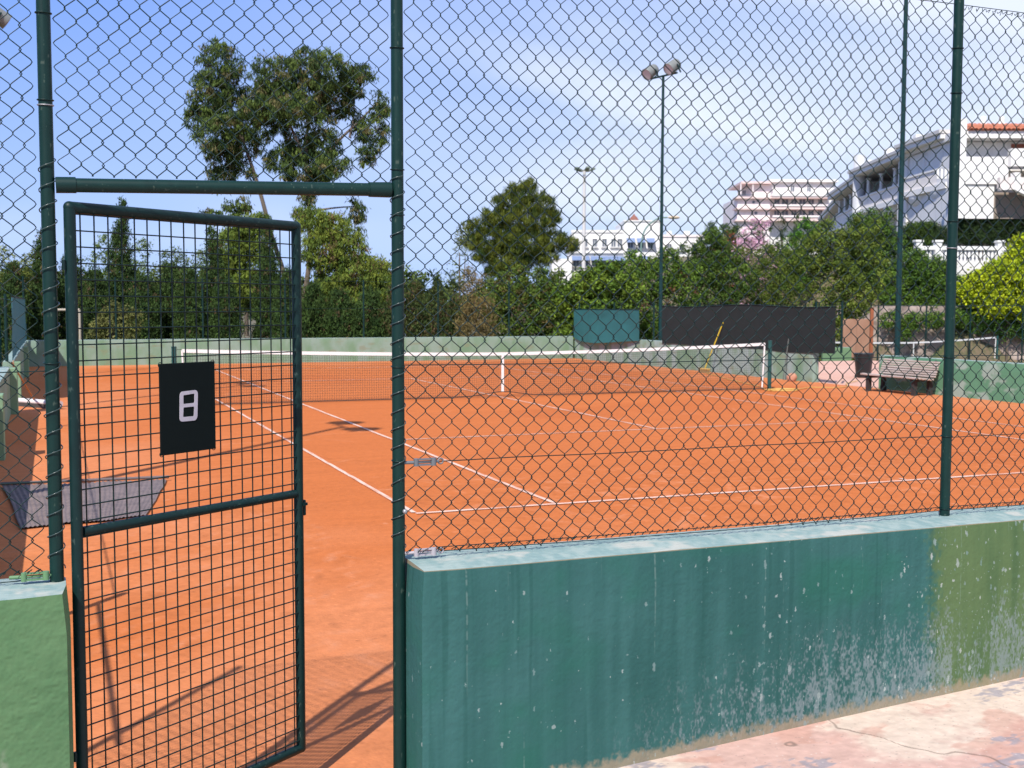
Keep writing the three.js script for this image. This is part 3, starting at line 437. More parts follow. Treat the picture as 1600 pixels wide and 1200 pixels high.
{ // yellow handled drag brush leaning on the side wall and hose on the clay
  const t = thing('court_brush', 'yellow handled brush leaning against the side wall', 'brush', [8.55, 0, -6.0]);
  part(t, 'handle', bar([-0.1, 0.1, -0.1], [0.28, 1.42, 0.22], 0.016, 10), M(0.62, 0.45, 0.03, 0.5)); part(t, 'head', rb(0.09, 0.05, 0.5, 0.01, -0.11, 0.11, -0.1), M(0.5, 0.33, 0.1, 0.8)); part(t, 'bristles', bx(0.07, 0.085, 0.47, -0.11, 0.044, -0.1), M(0.3, 0.2, 0.08, 0.95));
  const P = [[8.45, -6.0], [8.2, -5.5], [7.9, -4.6], [7.4, -3.2], [6.9, -1.6], [6.55, -0.5], [6.15, 0.25]]; const pts = P.map(([x, z]) => new THREE.Vector3(x, 0.018, z));
  for (let i = 0; i < 32; i++) { const a = i * 0.42; pts.push(new THREE.Vector3(6.45 + 0.36 * Math.cos(a + 2.6) + 0.02 * Math.sin(i * 1.7), 0.018 + 0.0006 * i, 0.42 + 0.3 * Math.sin(a + 2.6) + 0.025 * Math.cos(i))); }
  for (const [x, z] of [[7.0, 0.25], [7.6, -0.1], [8.1, 0.15], [8.6, -0.1], [9.2, -0.9], [10.2, -1.7]]) pts.push(new THREE.Vector3(x, 0.018, z));
  const c = new THREE.CatmullRomCurve3(pts); single('garden_hose', 'yellow hose coiled at the right net post', 'hose', new THREE.TubeGeometry(c, 420, 0.010, 6), M(0.58, 0.36, 0.09, 0.6));
  const q = thing('clay_rake', 'thin rust tipped rake propped against the chalky wall', 'rake', [8.72, 0, -2.6]);
  part(q, 'handle', bar([-0.12, 0.02, 0], [0.16, 1.25, -0.15], 0.014, 8), M(0.1, 0.11, 0.1, 0.7)); part(q, 'tip', bar([0.13, 1.1, -0.13], [0.19, 1.42, -0.17], 0.022, 8), M(0.3, 0.08, 0.05, 0.8));
  const g = new THREE.IcosahedronGeometry(0.14, 3), pp = g.attributes.position; for (let i = 0; i < pp.count; i++) { const k = 1 + 0.5 * (fbm(pp.getX(i) * 7 + 3, pp.getY(i) * 7 + pp.getZ(i) * 5, 3, 390) - 0.5); pp.setXYZ(i, pp.getX(i) * k * 0.9, pp.getY(i) * k * 0.9 + 0.09, pp.getZ(i) * k * 0.9); } g.computeVertexNormals(); g.translate(8.6, 0, -2.25);
  single('clay_heap', 'small orange heap of clay at the wall foot', 'heap', g, M(0.46, 0.22, 0.14, 0.95));
}
{ // drag brush by the left wall
  const t = thing('drag_broom', 'wide broom with white head and orange handle by the left wall', 'broom', [-8.78, 0, -0.8], 0);
  part(t, 'head', bar([-0.42, 0.10, -0.62], [0.45, 0.10, 0.62], 0.05, 10), M(0.62, 0.60, 0.58, 0.7)); part(t, 'bristles', (() => { const g = bx(1.5, 0.09, 0.06, 0, 0.045, 0); g.rotateY(-0.958); return g; })(), M(0.05, 0.045, 0.04, 0.95));
  part(t, 'handle', bar([0.02, 0.12, 0], [-0.32, 0.86, 0.95], 0.016, 8), M(0.45, 0.19, 0.06, 0.6)); part(t, 'handle', bar([-0.30, 0.12, -0.42], [-0.33, 0.84, -0.35], 0.012, 8), M(0.42, 0.3, 0.18, 0.7));
}
{ // ribbed drag mat on the clay
  const pos = [], idx = [], nx = 150, nz = 8; const A = [-8.95, 9.0], B = [-7.36, 9.12], C = [-8.72, 11.45], D = [-7.72, 11.2];
  for (let j = 0; j <= nz; j++) for (let i = 0; i <= nx; i++) { const s = i / nx, t = j / nz; const e = 0.03 * (vnoise(t * 5, s * 2, 395) - 0.5); const x = lerp(lerp(A[0], B[0], s), lerp(C[0], D[0], s), t) + e, z = lerp(lerp(A[1], B[1], s), lerp(C[1], D[1], s), t) + 0.1 * (vnoise(s * 6, t, 396) - 0.5) * (t > 0.99 || t < 0.01 ? 1 : 0); pos.push(x, 0.012 + 0.009 * (0.5 + 0.5 * Math.sin(i * Math.PI / 2.5)) + 0.006 * vnoise(s * 9, t * 5, 397), z); }
  for (let j = 0; j < nz; j++) for (let i = 0; i < nx; i++) { const a = j * (nx + 1) + i; idx.push(a, a + nx + 1, a + 1, a + 1, a + nx + 1, a + nx + 2); }
  const g = new THREE.BufferGeometry(); g.setAttribute('position', new THREE.Float32BufferAttribute(pos, 3)); g.setIndex(idx); g.computeVertexNormals();
  g.setAttribute('uv', new THREE.Float32BufferAttribute(pos.filter((_, i) => i % 3 !== 1).map(v => v * 0.5), 2));
  const t = thing('drag_mat', 'ribbed grey drag mat lying on the clay behind the gate', 'mat', [0, 0, 0]);
  part(t, 'netting', g, M(1, 1, 1, 0.9, { map: texFn(256, 256, (x, y) => mix3([0.105, 0.085, 0.085], [0.22, 0.165, 0.155], fbm(x * 30, y * 30, 4, 398))), side: THREE.DoubleSide }));
  part(t, 'drag_bar', bar([-8.97, 0.04, 8.97], [-7.34, 0.04, 9.09], 0.016, 8), M(0.14, 0.11, 0.11, 0.8));
}

// ------------------------------------------------------------------ side and far fences, windscreens
function postFence(name, label, pts, y0, y1, rails, group) {
  const t = thing(name, label, 'fence', [0, 0, 0], 0, group); const m = mPaint;
  for (const [x, z] of pts) part(t, 'post', cyl(0.03, 0.028, y1 - y0, x, y0, z, 10), m);
  for (const y of rails) for (let i = 0; i + 1 < pts.length; i++) part(t, 'tension_wire', bar([pts[i][0], y, pts[i][1]], [pts[i + 1][0], y, pts[i + 1][1]], 0.006, 5), mWire);
  return t;
}
{
  const far = []; for (let x = -9.2; x <= 8.9; x += 2.6) far.push([x, -15.72]); postFence('post_fence', 'thin green post and wire fence above the far court wall', far, 0.75, 2.7, [2.65, 1.75]);
  const R = []; for (let z = -15.4; z < -1.5; z += 2.72) R.push([8.96, z]); R.push([8.96, -0.8]); postFence('post_fence', 'green posts carrying the windscreens on the right side wall', R, 0.76, 1.98, [1.9]);
  const L = [15.3, 9.6, 3.9, -1.9, -7, -11.5, -15.4].map(z => [-9.24, z]); postFence('post_fence', 'green posts carrying cloth along the left side wall', L, 0.75, 2.05, [1.95]);
}
function cloth(name, label, a, b, yt, yb, mat, sag, seed) { // a,b: [x,z]
  const n = 60, m = 18, pos = [], uv = [], idx = []; const dx = b[0] - a[0], dz = b[1] - a[1], L = Math.hypot(dx, dz), nx = dz / L, nz = -dx / L;
  for (let j = 0; j <= m; j++) for (let i = 0; i <= n; i++) { const s = i / n, t = j / m, y = lerp(yt(s), yb(s), t), o = 0.05 * (fbm(s * L * 1.5, t * 2.5, 3, seed) - 0.5) + sag * Math.sin(Math.PI * s) * t * t; pos.push(a[0] + dx * s + nx * o, y, a[1] + dz * s + nz * o); uv.push(s * L, t * 1.2); }
  for (let j = 0; j < m; j++) for (let i = 0; i < n; i++) { const q = j * (n + 1) + i; idx.push(q, q + n + 1, q + 1, q + 1, q + n + 1, q + n + 2); }
  const g = new THREE.BufferGeometry(); g.setAttribute('position', new THREE.Float32BufferAttribute(pos, 3)); g.setAttribute('uv', new THREE.Float32BufferAttribute(uv, 2)); g.setIndex(idx); g.computeVertexNormals();
  const t = thing(name, label, 'windscreen', [0, 0, 0]); part(t, 'cloth', g, mat);
  const S = new Sweep(), q = []; for (let i = 0; i <= n; i++) { const o = i * 3; q.push([pos[o], pos[o + 1] + 0.01, pos[o + 2]]); } S.add(q, 0.014, 5); part(t, 'hem', S.geo(), mPaintDark); return t;
}
const clothTex = (c0, c1, s) => texFn(256, 256, (x, y) => { const a = fbm(x * 4, y * 3, 4, s), b = fbm(x * 60, y * 60, 2, s + 1); return mix3(c0, c1, 0.7 * a + 0.3 * b); });
cloth('windscreen', 'teal windscreen cloth sagging over the right wall corner', [8.79, -15.5], [8.79, -10.6], s => 1.74, s => 0.76 - 0.16 * Math.pow(Math.sin(Math.PI * Math.pow(s, 0.6)), 1.2), new THREE.MeshStandardMaterial({ map: clothTex([0.012, 0.095, 0.10], [0.022, 0.14, 0.145], 401), roughness: 0.85, side: THREE.DoubleSide }), -0.1, 411);
const mDarkCloth = new THREE.MeshStandardMaterial({ map: clothTex([0.006, 0.011, 0.012], [0.012, 0.019, 0.019], 403), roughness: 1, side: THREE.DoubleSide });
cloth('windscreen', 'dark grey windscreen cloth stretched along the right wall', [8.82, -9.2], [8.82, -0.85], s => 1.86 - 0.03 * Math.sin(s * 9), s => 0.72 + 0.02 * Math.sin(s * 14), mDarkCloth, 0.02, 412);
cloth('windscreen', 'blue green windscreen cloth above the left wall', [-9.14, -1.9], [-9.14, -15.3], s => 2.0, s => 0.8, new THREE.MeshStandardMaterial({ map: clothTex([0.022, 0.14, 0.17], [0.055, 0.22, 0.25], 405), roughness: 1, side: THREE.DoubleSide }), 0.02, 413);
{ const t = thing('fence_rail', 'short pipe rail on the left fence corner near the gate', 'rail', [0, 0, 0]); part(t, 'rail', bar([-9.27, 1.80, 17.8], [-9.25, 1.78, 15.3], 0.014, 10), mPaint); for (const z of [17.2, 16.4, 15.6]) part(t, 'clip', new THREE.TorusGeometry(0.016, 0.004, 5, 14).translate(-9.262, 1.79, z), mWire); }
{ // pale pipe frame behind the far wall
  const t = thing('pipe_frame', 'pale pipe goal frame behind the far wall at left', 'frame', [0, 0, 0]); const D = 41, a = at(86, 484, D), b = at(124, 484, D), m = M(0.42, 0.36, 0.28, 0.7);
  part(t, 'upright', bar([a.x, -0.4, a.z], [a.x, a.y, a.z], 0.045, 8), m); part(t, 'upright', bar([b.x, -0.4, b.z], [b.x, b.y, b.z], 0.045, 8), m); part(t, 'crossbar', bar([a.x, a.y, a.z], [b.x, b.y, b.z], 0.045, 8), m);
}

// ------------------------------------------------------------------ floodlights
function floodlight(x, z, h, face, label, m, slim = 1, heads = 2) {
  const t = thing('floodlight_pole', label, 'floodlight', [x, land(x, z) - 0.1, z], face, 'court floodlights'); const H = h - (land(x, z) - 0.1);
  part(t, 'pole', cyl(0.075 * slim, 0.05 * slim, H, 0, 0, 0, 16), m); part(t, 'arm', bar([-0.65, H - 0.02, 0.03], [0.65, H - 0.02, 0.03], 0.03, 10), m); part(t, 'foot_plate', bx(0.3, 0.03, 0.3, 0, 0.12, 0), m);
  const lm = M(0.24, 0.25, 0.23, 0.5, { metalness: 0.3 }), gl = M(0.62, 0.64, 0.66, 0.18);
  for (let i = 0; i < heads; i++) {
    const hx = heads === 1 ? 0 : -0.5 + 1.0 * i / (heads - 1); const head = new THREE.Group(); head.name = 'lamp_head'; head.position.set(hx, H + 0.2, 0.06); head.rotation.x = 0.55; t.add(head);
    const prof = [[0.05, -0.2], [0.17, -0.19], [0.185, -0.05], [0.19, 0.2], [0.2, 0.24], [0.18, 0.24]].map(a => new THREE.Vector2(...a)); const g = new THREE.LatheGeometry(prof, 20); g.rotateX(Math.PI / 2); part(head, 'housing', g, lm); const q = new THREE.CircleGeometry(0.18, 20); q.translate(0, 0, 0.225); part(head, 'lens', q, gl);
    for (const e of [-0.21, 0.21]) part(head, 'bracket', bx(0.03, 0.28, 0.04, e, -0.1, 0), m);
  }
  return t;
}
const mPole = P(0.006, 0.034, 0.036, 0.5);
floodlight(9.72, -10.9, 9.15, -Math.PI / 2 + 0.25, 'slender green pole with twin floodlights behind the teal windscreen', mPole, 0.85);
floodlight(9.55, 0.45, 9.3, -Math.PI / 2, 'thick green floodlight pole behind the bench running out of the top', mPole, 0.9);
floodlight(-9.72, 10.75, 9.3, Math.PI / 2, 'left floodlight pole nearest the gate, known by its shadow', mPole);
floodlight(-9.72, 0.9, 9.3, Math.PI / 2, 'left floodlight pole level with the net', mPole);
floodlight(-9.66, -9.0, 8.45, Math.PI / 2 + 0.3, 'left floodlight whose pale lamp shows at the top left edge', mPole);
{ // far white mast and a curved street lamp
  const p = at(912, 420, 92), top = at(908, 268, 92); const t = thing('lamp_mast', 'far white mast with a cluster of lamps right of the pine', 'mast', [p.x, land(p.x, p.z), p.z], YAW); const H = top.y - land(p.x, p.z);
  part(t, 'mast', cyl(0.17, 0.12, H, 0, 0, 0, 12), M(0.62, 0.6, 0.58, 0.6)); part(t, 'ring', new THREE.TorusGeometry(0.45, 0.05, 6, 16).rotateX(Math.PI / 2).translate(0, H, 0), M(0.2, 0.22, 0.2, 0.6));
  for (let i = 0; i < 5; i++) { const a = i / 5 * Math.PI * 2; const g = rb(0.55, 0.16, 0.34, 0.04); g.rotateZ(0.35); g.translate(0.62, 0.1, 0); g.rotateY(a); g.translate(0, H, 0); part(t, 'lamp', g, M(0.16, 0.2, 0.15, 0.5)); }
  const q = at(1002, 425, 84); const s = thing('street_lamp', 'curved street lamp in front of the white building', 'street lamp', [q.x, land(q.x, q.z), q.z], YAW); const y1 = at(1002, 380, 84).y - land(q.x, q.z), y2 = at(1050, 340, 84).y - land(q.x, q.z); const w = 50 / 1793 * 84;
  const c = new THREE.CatmullRomCurve3([[0, 0, 0], [0, y1, 0], [0.12 * w, y1 + 0.55 * (y2 - y1), 0], [0.5 * w, y1 + 0.95 * (y2 - y1), 0], [0.8 * w, y2, 0]].map(a => new THREE.Vector3(...a))); part(s, 'pole', new THREE.TubeGeometry(c, 40, 0.06, 8), M(0.18, 0.28, 0.24, 0.5)); const lg = new THREE.SphereGeometry(0.3, 14, 8); lg.scale(1.5, 0.45, 0.8); lg.translate(1.0 * w, y2, 0); part(s, 'lamp', lg, M(0.62, 0.5, 0.36, 0.5));
}

// ------------------------------------------------------------------ buildings on the slope
const stucco = (c, s) => M(1, 1, 1, 0.85, { map: texFn(256, 256, (x, y) => { const a = fbm(x * 6, y * 6, 4, s), b = fbm(x * 40, y * 3, 3, s + 1); const v = 0.88 + 0.14 * a - 0.1 * sstep(0.6, 0.8, b); return [c[0] * v, c[1] * v, c[2] * v]; }) });
const mStucco = stucco([0.82, 0.80, 0.77], 420), mPink = stucco([0.86, 0.77, 0.74], 424), mPinkBand = stucco([0.80, 0.62, 0.58], 426), mHazeGlass = M(0.14, 0.16, 0.19, 0.25), mBlue = M(0.16, 0.22, 0.36, 0.7), mTile = M(1, 1, 1, 0.8, { map: texFn(128, 128, (x, y) => mix3([0.42, 0.14, 0.08], [0.55, 0.22, 0.13], fbm(x * 20, y * 8, 3, 428))) });  // window glass lightened, with distance haze put into its colour
// recessed window: dark pane set behind a frame and sill
function windowPart(parent, x, y, z, w, h, m = mHazeGlass, hood) {
  const g = new THREE.Group(); g.name = 'window'; g.position.set(x, y, z); parent.add(g);
  part(g, 'pane', bx(w, h, 0.05, 0, 0, 0.0), m); const f = 0.06;
  part(g, 'frame', mergeGeometries([bx(w + 2 * f, f, 0.16, 0, h / 2 + f / 2, 0.05), bx(f, h, 0.16, -w / 2 - f / 2, 0, 0.05), bx(f, h, 0.16, w / 2 + f / 2, 0, 0.05), bx(f * 0.6, h, 0.04, 0, 0, 0.045)]), mStucco); part(g, 'sill', bx(w + 0.24, 0.08, 0.26, 0, -h / 2 - 0.04, 0.09), mStucco);
  if (hood) { const q = bx(w + 0.3, 0.05, 0.8, 0, 0, 0.4); q.rotateX(0.6); q.translate(0, h / 2 + 0.08, 0.05); part(g, 'awning', q, mBlue); }
  return g;
}
{ // white building with blue awnings
  const D = 112, k = D / 1793, c = at(1000, 430, D), X = u => (u - 1000) * k, Y = v => (430 - v) * k; // local metres
  const b = thing('white_building', 'white building with blue awnings and a blocky tower behind the pine', 'building', [c.x, c.y, c.z], YAW);
  const blk = (n, u0, u1, v0, v1, z0, d, m = mStucco) => part(b, n, bx((u1 - u0) * k, (v1 - v0) * k, d, X((u0 + u1) / 2), Y((v0 + v1) / 2), z0 - d / 2), m);
  blk('wall', 893, 974, 364, 470, 0, 10); blk('tower', 974, 1031, 347, 470, 0.3, 9); blk('wall', 1031, 1104, 370, 470, -0.4, 9); blk('terrace', 862, 893, 405, 470, 0.6, 8);
  blk('parapet', 892, 974, 360, 364, 0.08, 0.3); blk('parapet', 1031, 1105, 366.5, 370, -0.3, 0.4, mPink); blk('coping', 973, 1032, 345, 347, 0.4, 9.2); blk('cornice', 893, 974, 394, 396, 0.2, 0.2);
  for (const [u0, u1] of [[1046, 1053], [1073, 1082]]) blk('chimney', u0, u1, 359, 366.4, -2, 0.6);
  for (const u of [900, 914, 929, 944, 958, 968]) windowPart(b, X(u), Y(380), 0.03, 0.42, 0.75);
  for (const u of [984, 1000, 1015]) windowPart(b, X(u), Y(381), 0.33, 0.5, 0.85, mHazeGlass, true);
  for (const u of [900, 914, 929, 944, 958, 970]) windowPart(b, X(u), Y(409), 0.03, 0.55, 0.9, mHazeGlass, true);
  for (const u of [986, 1004]) windowPart(b, X(u), Y(409), 0.33, 0.6, 0.9, mHazeGlass, true);
  for (const u of [1046, 1066, 1086]) windowPart(b, X(u), Y(386), -0.37, 0.4, 0.6);
  const dm = new THREE.LatheGeometry([[0.5, 0], [0.5, 0.18], [0.42, 0.3], [0.3, 0.5], [0.12, 0.62], [0.1, 0.75], [0, 0.8]].map(a => new THREE.Vector2(...a)), 14); dm.translate(X(993), Y(345), -2); part(b, 'roof_dome', dm, M(0.24, 0.10, 0.07, 0.8));
}
{ // pink and white apartment block
  const D = 132, k = D / 1793, c = at(1200, 345, D), X = u => (u - 1200) * k, Y = v => (345 - v) * k;
  const b = thing('apartment_block', 'pink and white apartment block behind the oleander', 'building', [c.x, c.y, c.z], YAW);
  const blk = (n, u0, u1, v0, v1, z0, d, m = mStucco) => part(b, n, bx((u1 - u0) * k, (v1 - v0) * k, d, X((u0 + u1) / 2), Y((v0 + v1) / 2), z0 - d / 2), m);
  blk('wall', 1152, 1203, 309, 400, 0, 9, mPink); blk('wall', 1176, 1205, 288, 309, -0.6, 7, mPink); blk('wall', 1203, 1308, 284, 400, -0.9, 10); blk('roof_slab', 1157, 1206, 284, 287.5, 0.1, 8, mPinkBand); blk('roof_slab', 1203, 1310, 280, 284, -0.4, 11, mStucco);
  for (const v of [308, 325, 343]) { blk('floor_band', 1148, 1203, v, v + 3, 0.5, 2, mPinkBand); blk('balcony_slab', 1203, 1296, v - 2, v + 2.5, 0.6, 1.5, mPinkBand); }
  for (const v of [303]) blk('balcony_parapet', 1203, 1294, v, v + 4.5, 0.7, 0.15); for (const v of [320, 337]) blk('balcony_parapet', 1205, 1294, v, v + 3, 0.7, 0.15, mPink);
  for (const v of [315, 332]) for (const u of [1216, 1229, 1243, 1256, 1270, 1284]) windowPart(b, X(u), Y(v), -0.87, 0.5 + 0.12 * ((u * 7) % 3), 0.75);
  for (const u of [1240, 1266]) windowPart(b, X(u), Y(294), -0.87, 0.45, 0.7); for (const u of [1163, 1170]) windowPart(b, X(u), Y(298), -3.0, 0.4, 0.6);
  for (const [u, v] of [[1177, 316], [1184, 314], [1181, 333]]) part(b, 'vent', new THREE.CylinderGeometry(0.16, 0.16, 0.1, 12).rotateX(Math.PI / 2).translate(X(u), Y(v), 0.05), mHazeGlass);
  for (const u of [1157, 1176]) blk('column', u - 0.8, u + 0.8, 287.5, 308, 0.0, 0.15, mPink); blk('railing', 1153, 1177, 304, 305, 0.1, 0.06, mHazeGlass); blk('chimney', 1232, 1240, 275, 280, -4, 0.6);
}
{ // big white villa with the long curved gallery
  const b = thing('white_villa', 'large white villa with red tile roof and a long curving balcony', 'building', [0, 0, 0]);
  const flatten = g => { b.updateMatrixWorld(true); for (const c of [...g.children]) b.attach(c); b.remove(g); };
  const W = (D, l, y) => [EYE.x + 0.3728 * D + 0.9279 * l, y, EYE.z - 0.9279 * D + 0.3728 * l];
  const mPil = stucco([0.80, 0.77, 0.72], 445), mGrey = stucco([0.62, 0.60, 0.57], 430), mSoff = stucco([0.40, 0.38, 0.36], 447), mPar = stucco([0.84, 0.78, 0.72], 433), mLow = stucco([0.62, 0.55, 0.49], 435), mUpShade = stucco([0.40, 0.38, 0.35], 441), mSlab = stucco([0.86, 0.84, 0.80], 443), mDoor = M(0.035, 0.033, 0.033, 0.4), mOpen = M(0.06, 0.05, 0.044, 0.6);  // upper wall stucco darkened: the gallery shade is put into its colour
  // the gallery steps back in four straight wings, each a little lower and further in than the last
  const wing = (D0, l0, D1, l1, dy, fin = true) => {
    const a = W(D0, l0, 0), c = W(D1, l1, 0), L = Math.hypot(c[0] - a[0], c[2] - a[2]); const g = new THREE.Group(); g.name = 'wing'; g.position.set(a[0], dy, a[2]); g.rotation.y = -Math.atan2(c[2] - a[2], c[0] - a[0]); b.add(g);
    // local x runs away along the wing, +z is into the building
    const slab = (n, z0, z1, y0, y1, m, x0 = 0, x1 = L) => part(g, n, bx(x1 - x0, y1 - y0, z1 - z0, (x0 + x1) / 2, (y0 + y1) / 2, (z0 + z1) / 2), m);
    slab('roof_slab', -0.6, 5, 10.86, 11.05, mGrey, -0.2, L + 0.05); slab('eaves', -0.5, 0.4, 10.6, 10.857, mSlab, -0.15, L); slab('soffit', 0.403, 2.3, 10.55, 10.857, mSoff); slab('upper_wall', 2.303, 5, 8.36, 10.857, mUpShade);
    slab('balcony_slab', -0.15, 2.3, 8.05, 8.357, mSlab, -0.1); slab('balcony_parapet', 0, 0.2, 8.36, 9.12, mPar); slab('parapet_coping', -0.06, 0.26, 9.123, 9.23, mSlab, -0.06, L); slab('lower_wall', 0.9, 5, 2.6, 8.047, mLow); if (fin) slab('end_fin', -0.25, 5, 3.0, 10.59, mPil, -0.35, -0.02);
    const n = Math.max(2, Math.round(L / 2.6)), sp = L / n;
    for (let i = 0; i < n; i++) {
      const x = (i + 0.5) * sp; part(g, 'pillar', mergeGeometries([cyl(0.12, 0.10, 0.96, x - sp / 2 + 0.3, 9.233, 0.12, 10), cyl(0.17, 0.17, 0.1, x - sp / 2 + 0.3, 9.233, 0.12, 10), cyl(0.17, 0.17, 0.08, x - sp / 2 + 0.3, 10.2, 0.12, 10)]), mWhite);
      const cg = new THREE.SphereGeometry(1, 14, 8, 0, Math.PI * 2, Math.PI / 2, Math.PI / 2); cg.scale(sp * 0.42, 0.7, 0.75); cg.translate(x, 8.045, 0.6); part(g, 'corbel', cg, mSlab);
      slab('pilaster', 0.6, 0.897, 2.8, 8.04, mPil, x - sp / 2 + 0.1, x - sp / 2 + 0.55);
      const w = new THREE.Group(); w.name = 'window'; w.position.set(x + 0.15, 5.9, 0.87); g.add(w); part(w, 'pane', bx(1.1, 2.2, 0.04, 0, 0, 0), mOpen); part(w, 'frame', mergeGeometries([bx(1.26, 0.08, 0.12, 0, 1.14, -0.03), bx(0.08, 2.2, 0.12, -0.59, 0, -0.03), bx(0.08, 2.2, 0.12, 0.59, 0, -0.03)]), mPil); part(w, 'sill', bx(1.4, 0.1, 0.2, 0, -1.15, -0.06), mPil);
      const w2 = new THREE.Group(); w2.name = 'window'; w2.position.set(x, 9.3, 2.28); g.add(w2); part(w2, 'pane', bx(1.3, 1.8, 0.04, 0, 0, 0), mDoor); part(w2, 'frame', mergeGeometries([bx(1.46, 0.08, 0.1, 0, 0.94, -0.03), bx(0.08, 1.8, 0.1, -0.69, 0, -0.03), bx(0.08, 1.8, 0.1, 0.69, 0, -0.03)]), mSlab);
    }
    flatten(g);
  };
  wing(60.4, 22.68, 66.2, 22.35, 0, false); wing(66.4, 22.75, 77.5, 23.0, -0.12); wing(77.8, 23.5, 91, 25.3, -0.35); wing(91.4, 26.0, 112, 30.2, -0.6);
  // roof edge chimneys and the tall flue
  for (const [D, l] of [[66.3, 23.2], [72, 23.4], [77.6, 24.0], [84, 25]]) { const q = W(D, l, 0); const g = bx(0.55, 0.7, 0.55, 0, 0, 0); g.rotateY(YAW); g.translate(q[0], 11.3, q[2]); part(b, 'chimney', g, mStucco); }
  { const q = at(1343, 270, 76), y1 = at(1343, 243, 76).y; const g = cyl(0.5, 0.5, y1 - 6, q.x, 6, q.z, 4); part(b, 'flue', g, stucco([0.66, 0.67, 0.7], 437)); }
  // end pavilion facing the court
  const k = 58.6 / 1793, c = at(1490, 482, 58.6), hx = u => (u - 1490) * k; const e = new THREE.Group(); e.name = 'pavilion'; e.position.set(c.x, 1.845, c.z); e.rotation.y = YAW; b.add(e); const Y = v => (483 - v) * k;
  const blk = (n, u0, u1, v0, v1, z0, d, m = mStucco) => part(e, n, bx((u1 - u0) * k, (v1 - v0) * k, d, hx((u0 + u1) / 2), Y((v0 + v1) / 2), z0 - d / 2), m);
  blk('wall', 1492, 1700, 222, 470, -1.2, 8); blk('fascia', 1486, 1705, 210, 221, 0, 9); blk('parapet', 1497, 1568, 250, 292, 0.1, 0.35); blk('wall', 1497, 1548, 292, 345, 0.0, 1.1); blk('upper_parapet', 1566, 1700, 239, 266, 0.5, 0.4); blk('shutter', 1588, 1640, 225, 239, -1.17, 0.1, M(0.30, 0.09, 0.05, 0.7)); blk('lower_parapet', 1545, 1700, 284, 302, 0.9, 0.35, stucco([0.78, 0.7, 0.66], 439)); blk('pier', 1566, 1575, 277, 302, 1.0, 0.5);
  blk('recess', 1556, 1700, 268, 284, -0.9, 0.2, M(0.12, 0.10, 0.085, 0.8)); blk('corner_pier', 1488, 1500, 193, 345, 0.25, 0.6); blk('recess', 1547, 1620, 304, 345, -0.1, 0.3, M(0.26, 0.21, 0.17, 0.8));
  { const s = new THREE.Shape(); s.moveTo(hx(1546), Y(304)); s.lineTo(hx(1566), Y(303)); s.lineTo(hx(1640), Y(338)); s.lineTo(hx(1700), Y(345)); s.lineTo(hx(1700), Y(303)); s.lineTo(hx(1546), Y(302)); const g = new THREE.ExtrudeGeometry(s, { depth: 0.4, bevelEnabled: false }); g.translate(0, 0, 0.6); part(e, 'stair_wall', g, mStucco); }
  for (let u = 1500; u < 1545; u += 6) part(e, 'baluster', cyl(0.07, 0.07, 0.5, hx(u - 40), Y(284), 0.0, 8), mWhite);
  // pantiles along the eaves, course upon course
  { const g = new THREE.CylinderGeometry(0.12, 0.12, 1.5, 8, 1, true, 0, Math.PI); g.rotateZ(Math.PI / 2); g.rotateY(Math.PI / 2); g.rotateX(0.32); for (let i = 0; i < 30; i++) { const m = part(e, 'pantile', g, mTile); m.position.set(hx(1508) + i * 0.235, Y(203), -0.55); } }
  blk('roof_bed', 1506, 1705, 202, 210, 0.05, 3, mTile); for (const u of [1550, 1579]) { part(e, 'chimney_pot', new THREE.LatheGeometry([[0.28, 0], [0.26, 0.3], [0.12, 0.5], [0.16, 0.6], [0.12, 0.75], [0, 0.8]].map(a => new THREE.Vector2(...a)), 12).translate(hx(u), Y(203), -1.8), mStucco); }
  flatten(e);
}
{ // white balustrade on the bank
  const D = 57.5, k = D / 1793, c = at(1500, 415, D); const t = thing('balustrade', 'white balustrade with square piers above the vines', 'balustrade', [c.x, c.y, c.z], YAW + 0.06); const X = u => (u - 1500) * k, Y = v => (415 - v) * k;
  part(t, 'plinth', bx(185 * k, 34 * k, 0.35, X(1505), Y(424), -0.05), mStucco); part(t, 'rail', rb(140 * k, 6 * k, 0.26, 0.02, X(1505), Y(388), 0), mWhite); for (const u of [1432, 1463, 1562]) { part(t, 'pier', rb(10 * k, 34 * k, 0.34, 0.02, X(u), Y(396), 0.04), mWhite); part(t, 'pier_cap', rb(13 * k, 3.5 * k, 0.42, 0.02, X(u), Y(377.5), 0.04), mWhite); }
  const bg = new THREE.LatheGeometry([[0.05, 0], [0.07, 0.04], [0.045, 0.1], [0.085, 0.25], [0.05, 0.42], [0.04, 0.5], [0.07, 0.53]].map(a => new THREE.Vector2(...a)), 10); for (let u = 1440; u < 1558; u += 6.2) if (Math.abs(u - 1463) > 6) { const m = part(t, 'baluster', bg, mWhite); m.position.set(X(u), Y(407), 0); }
}
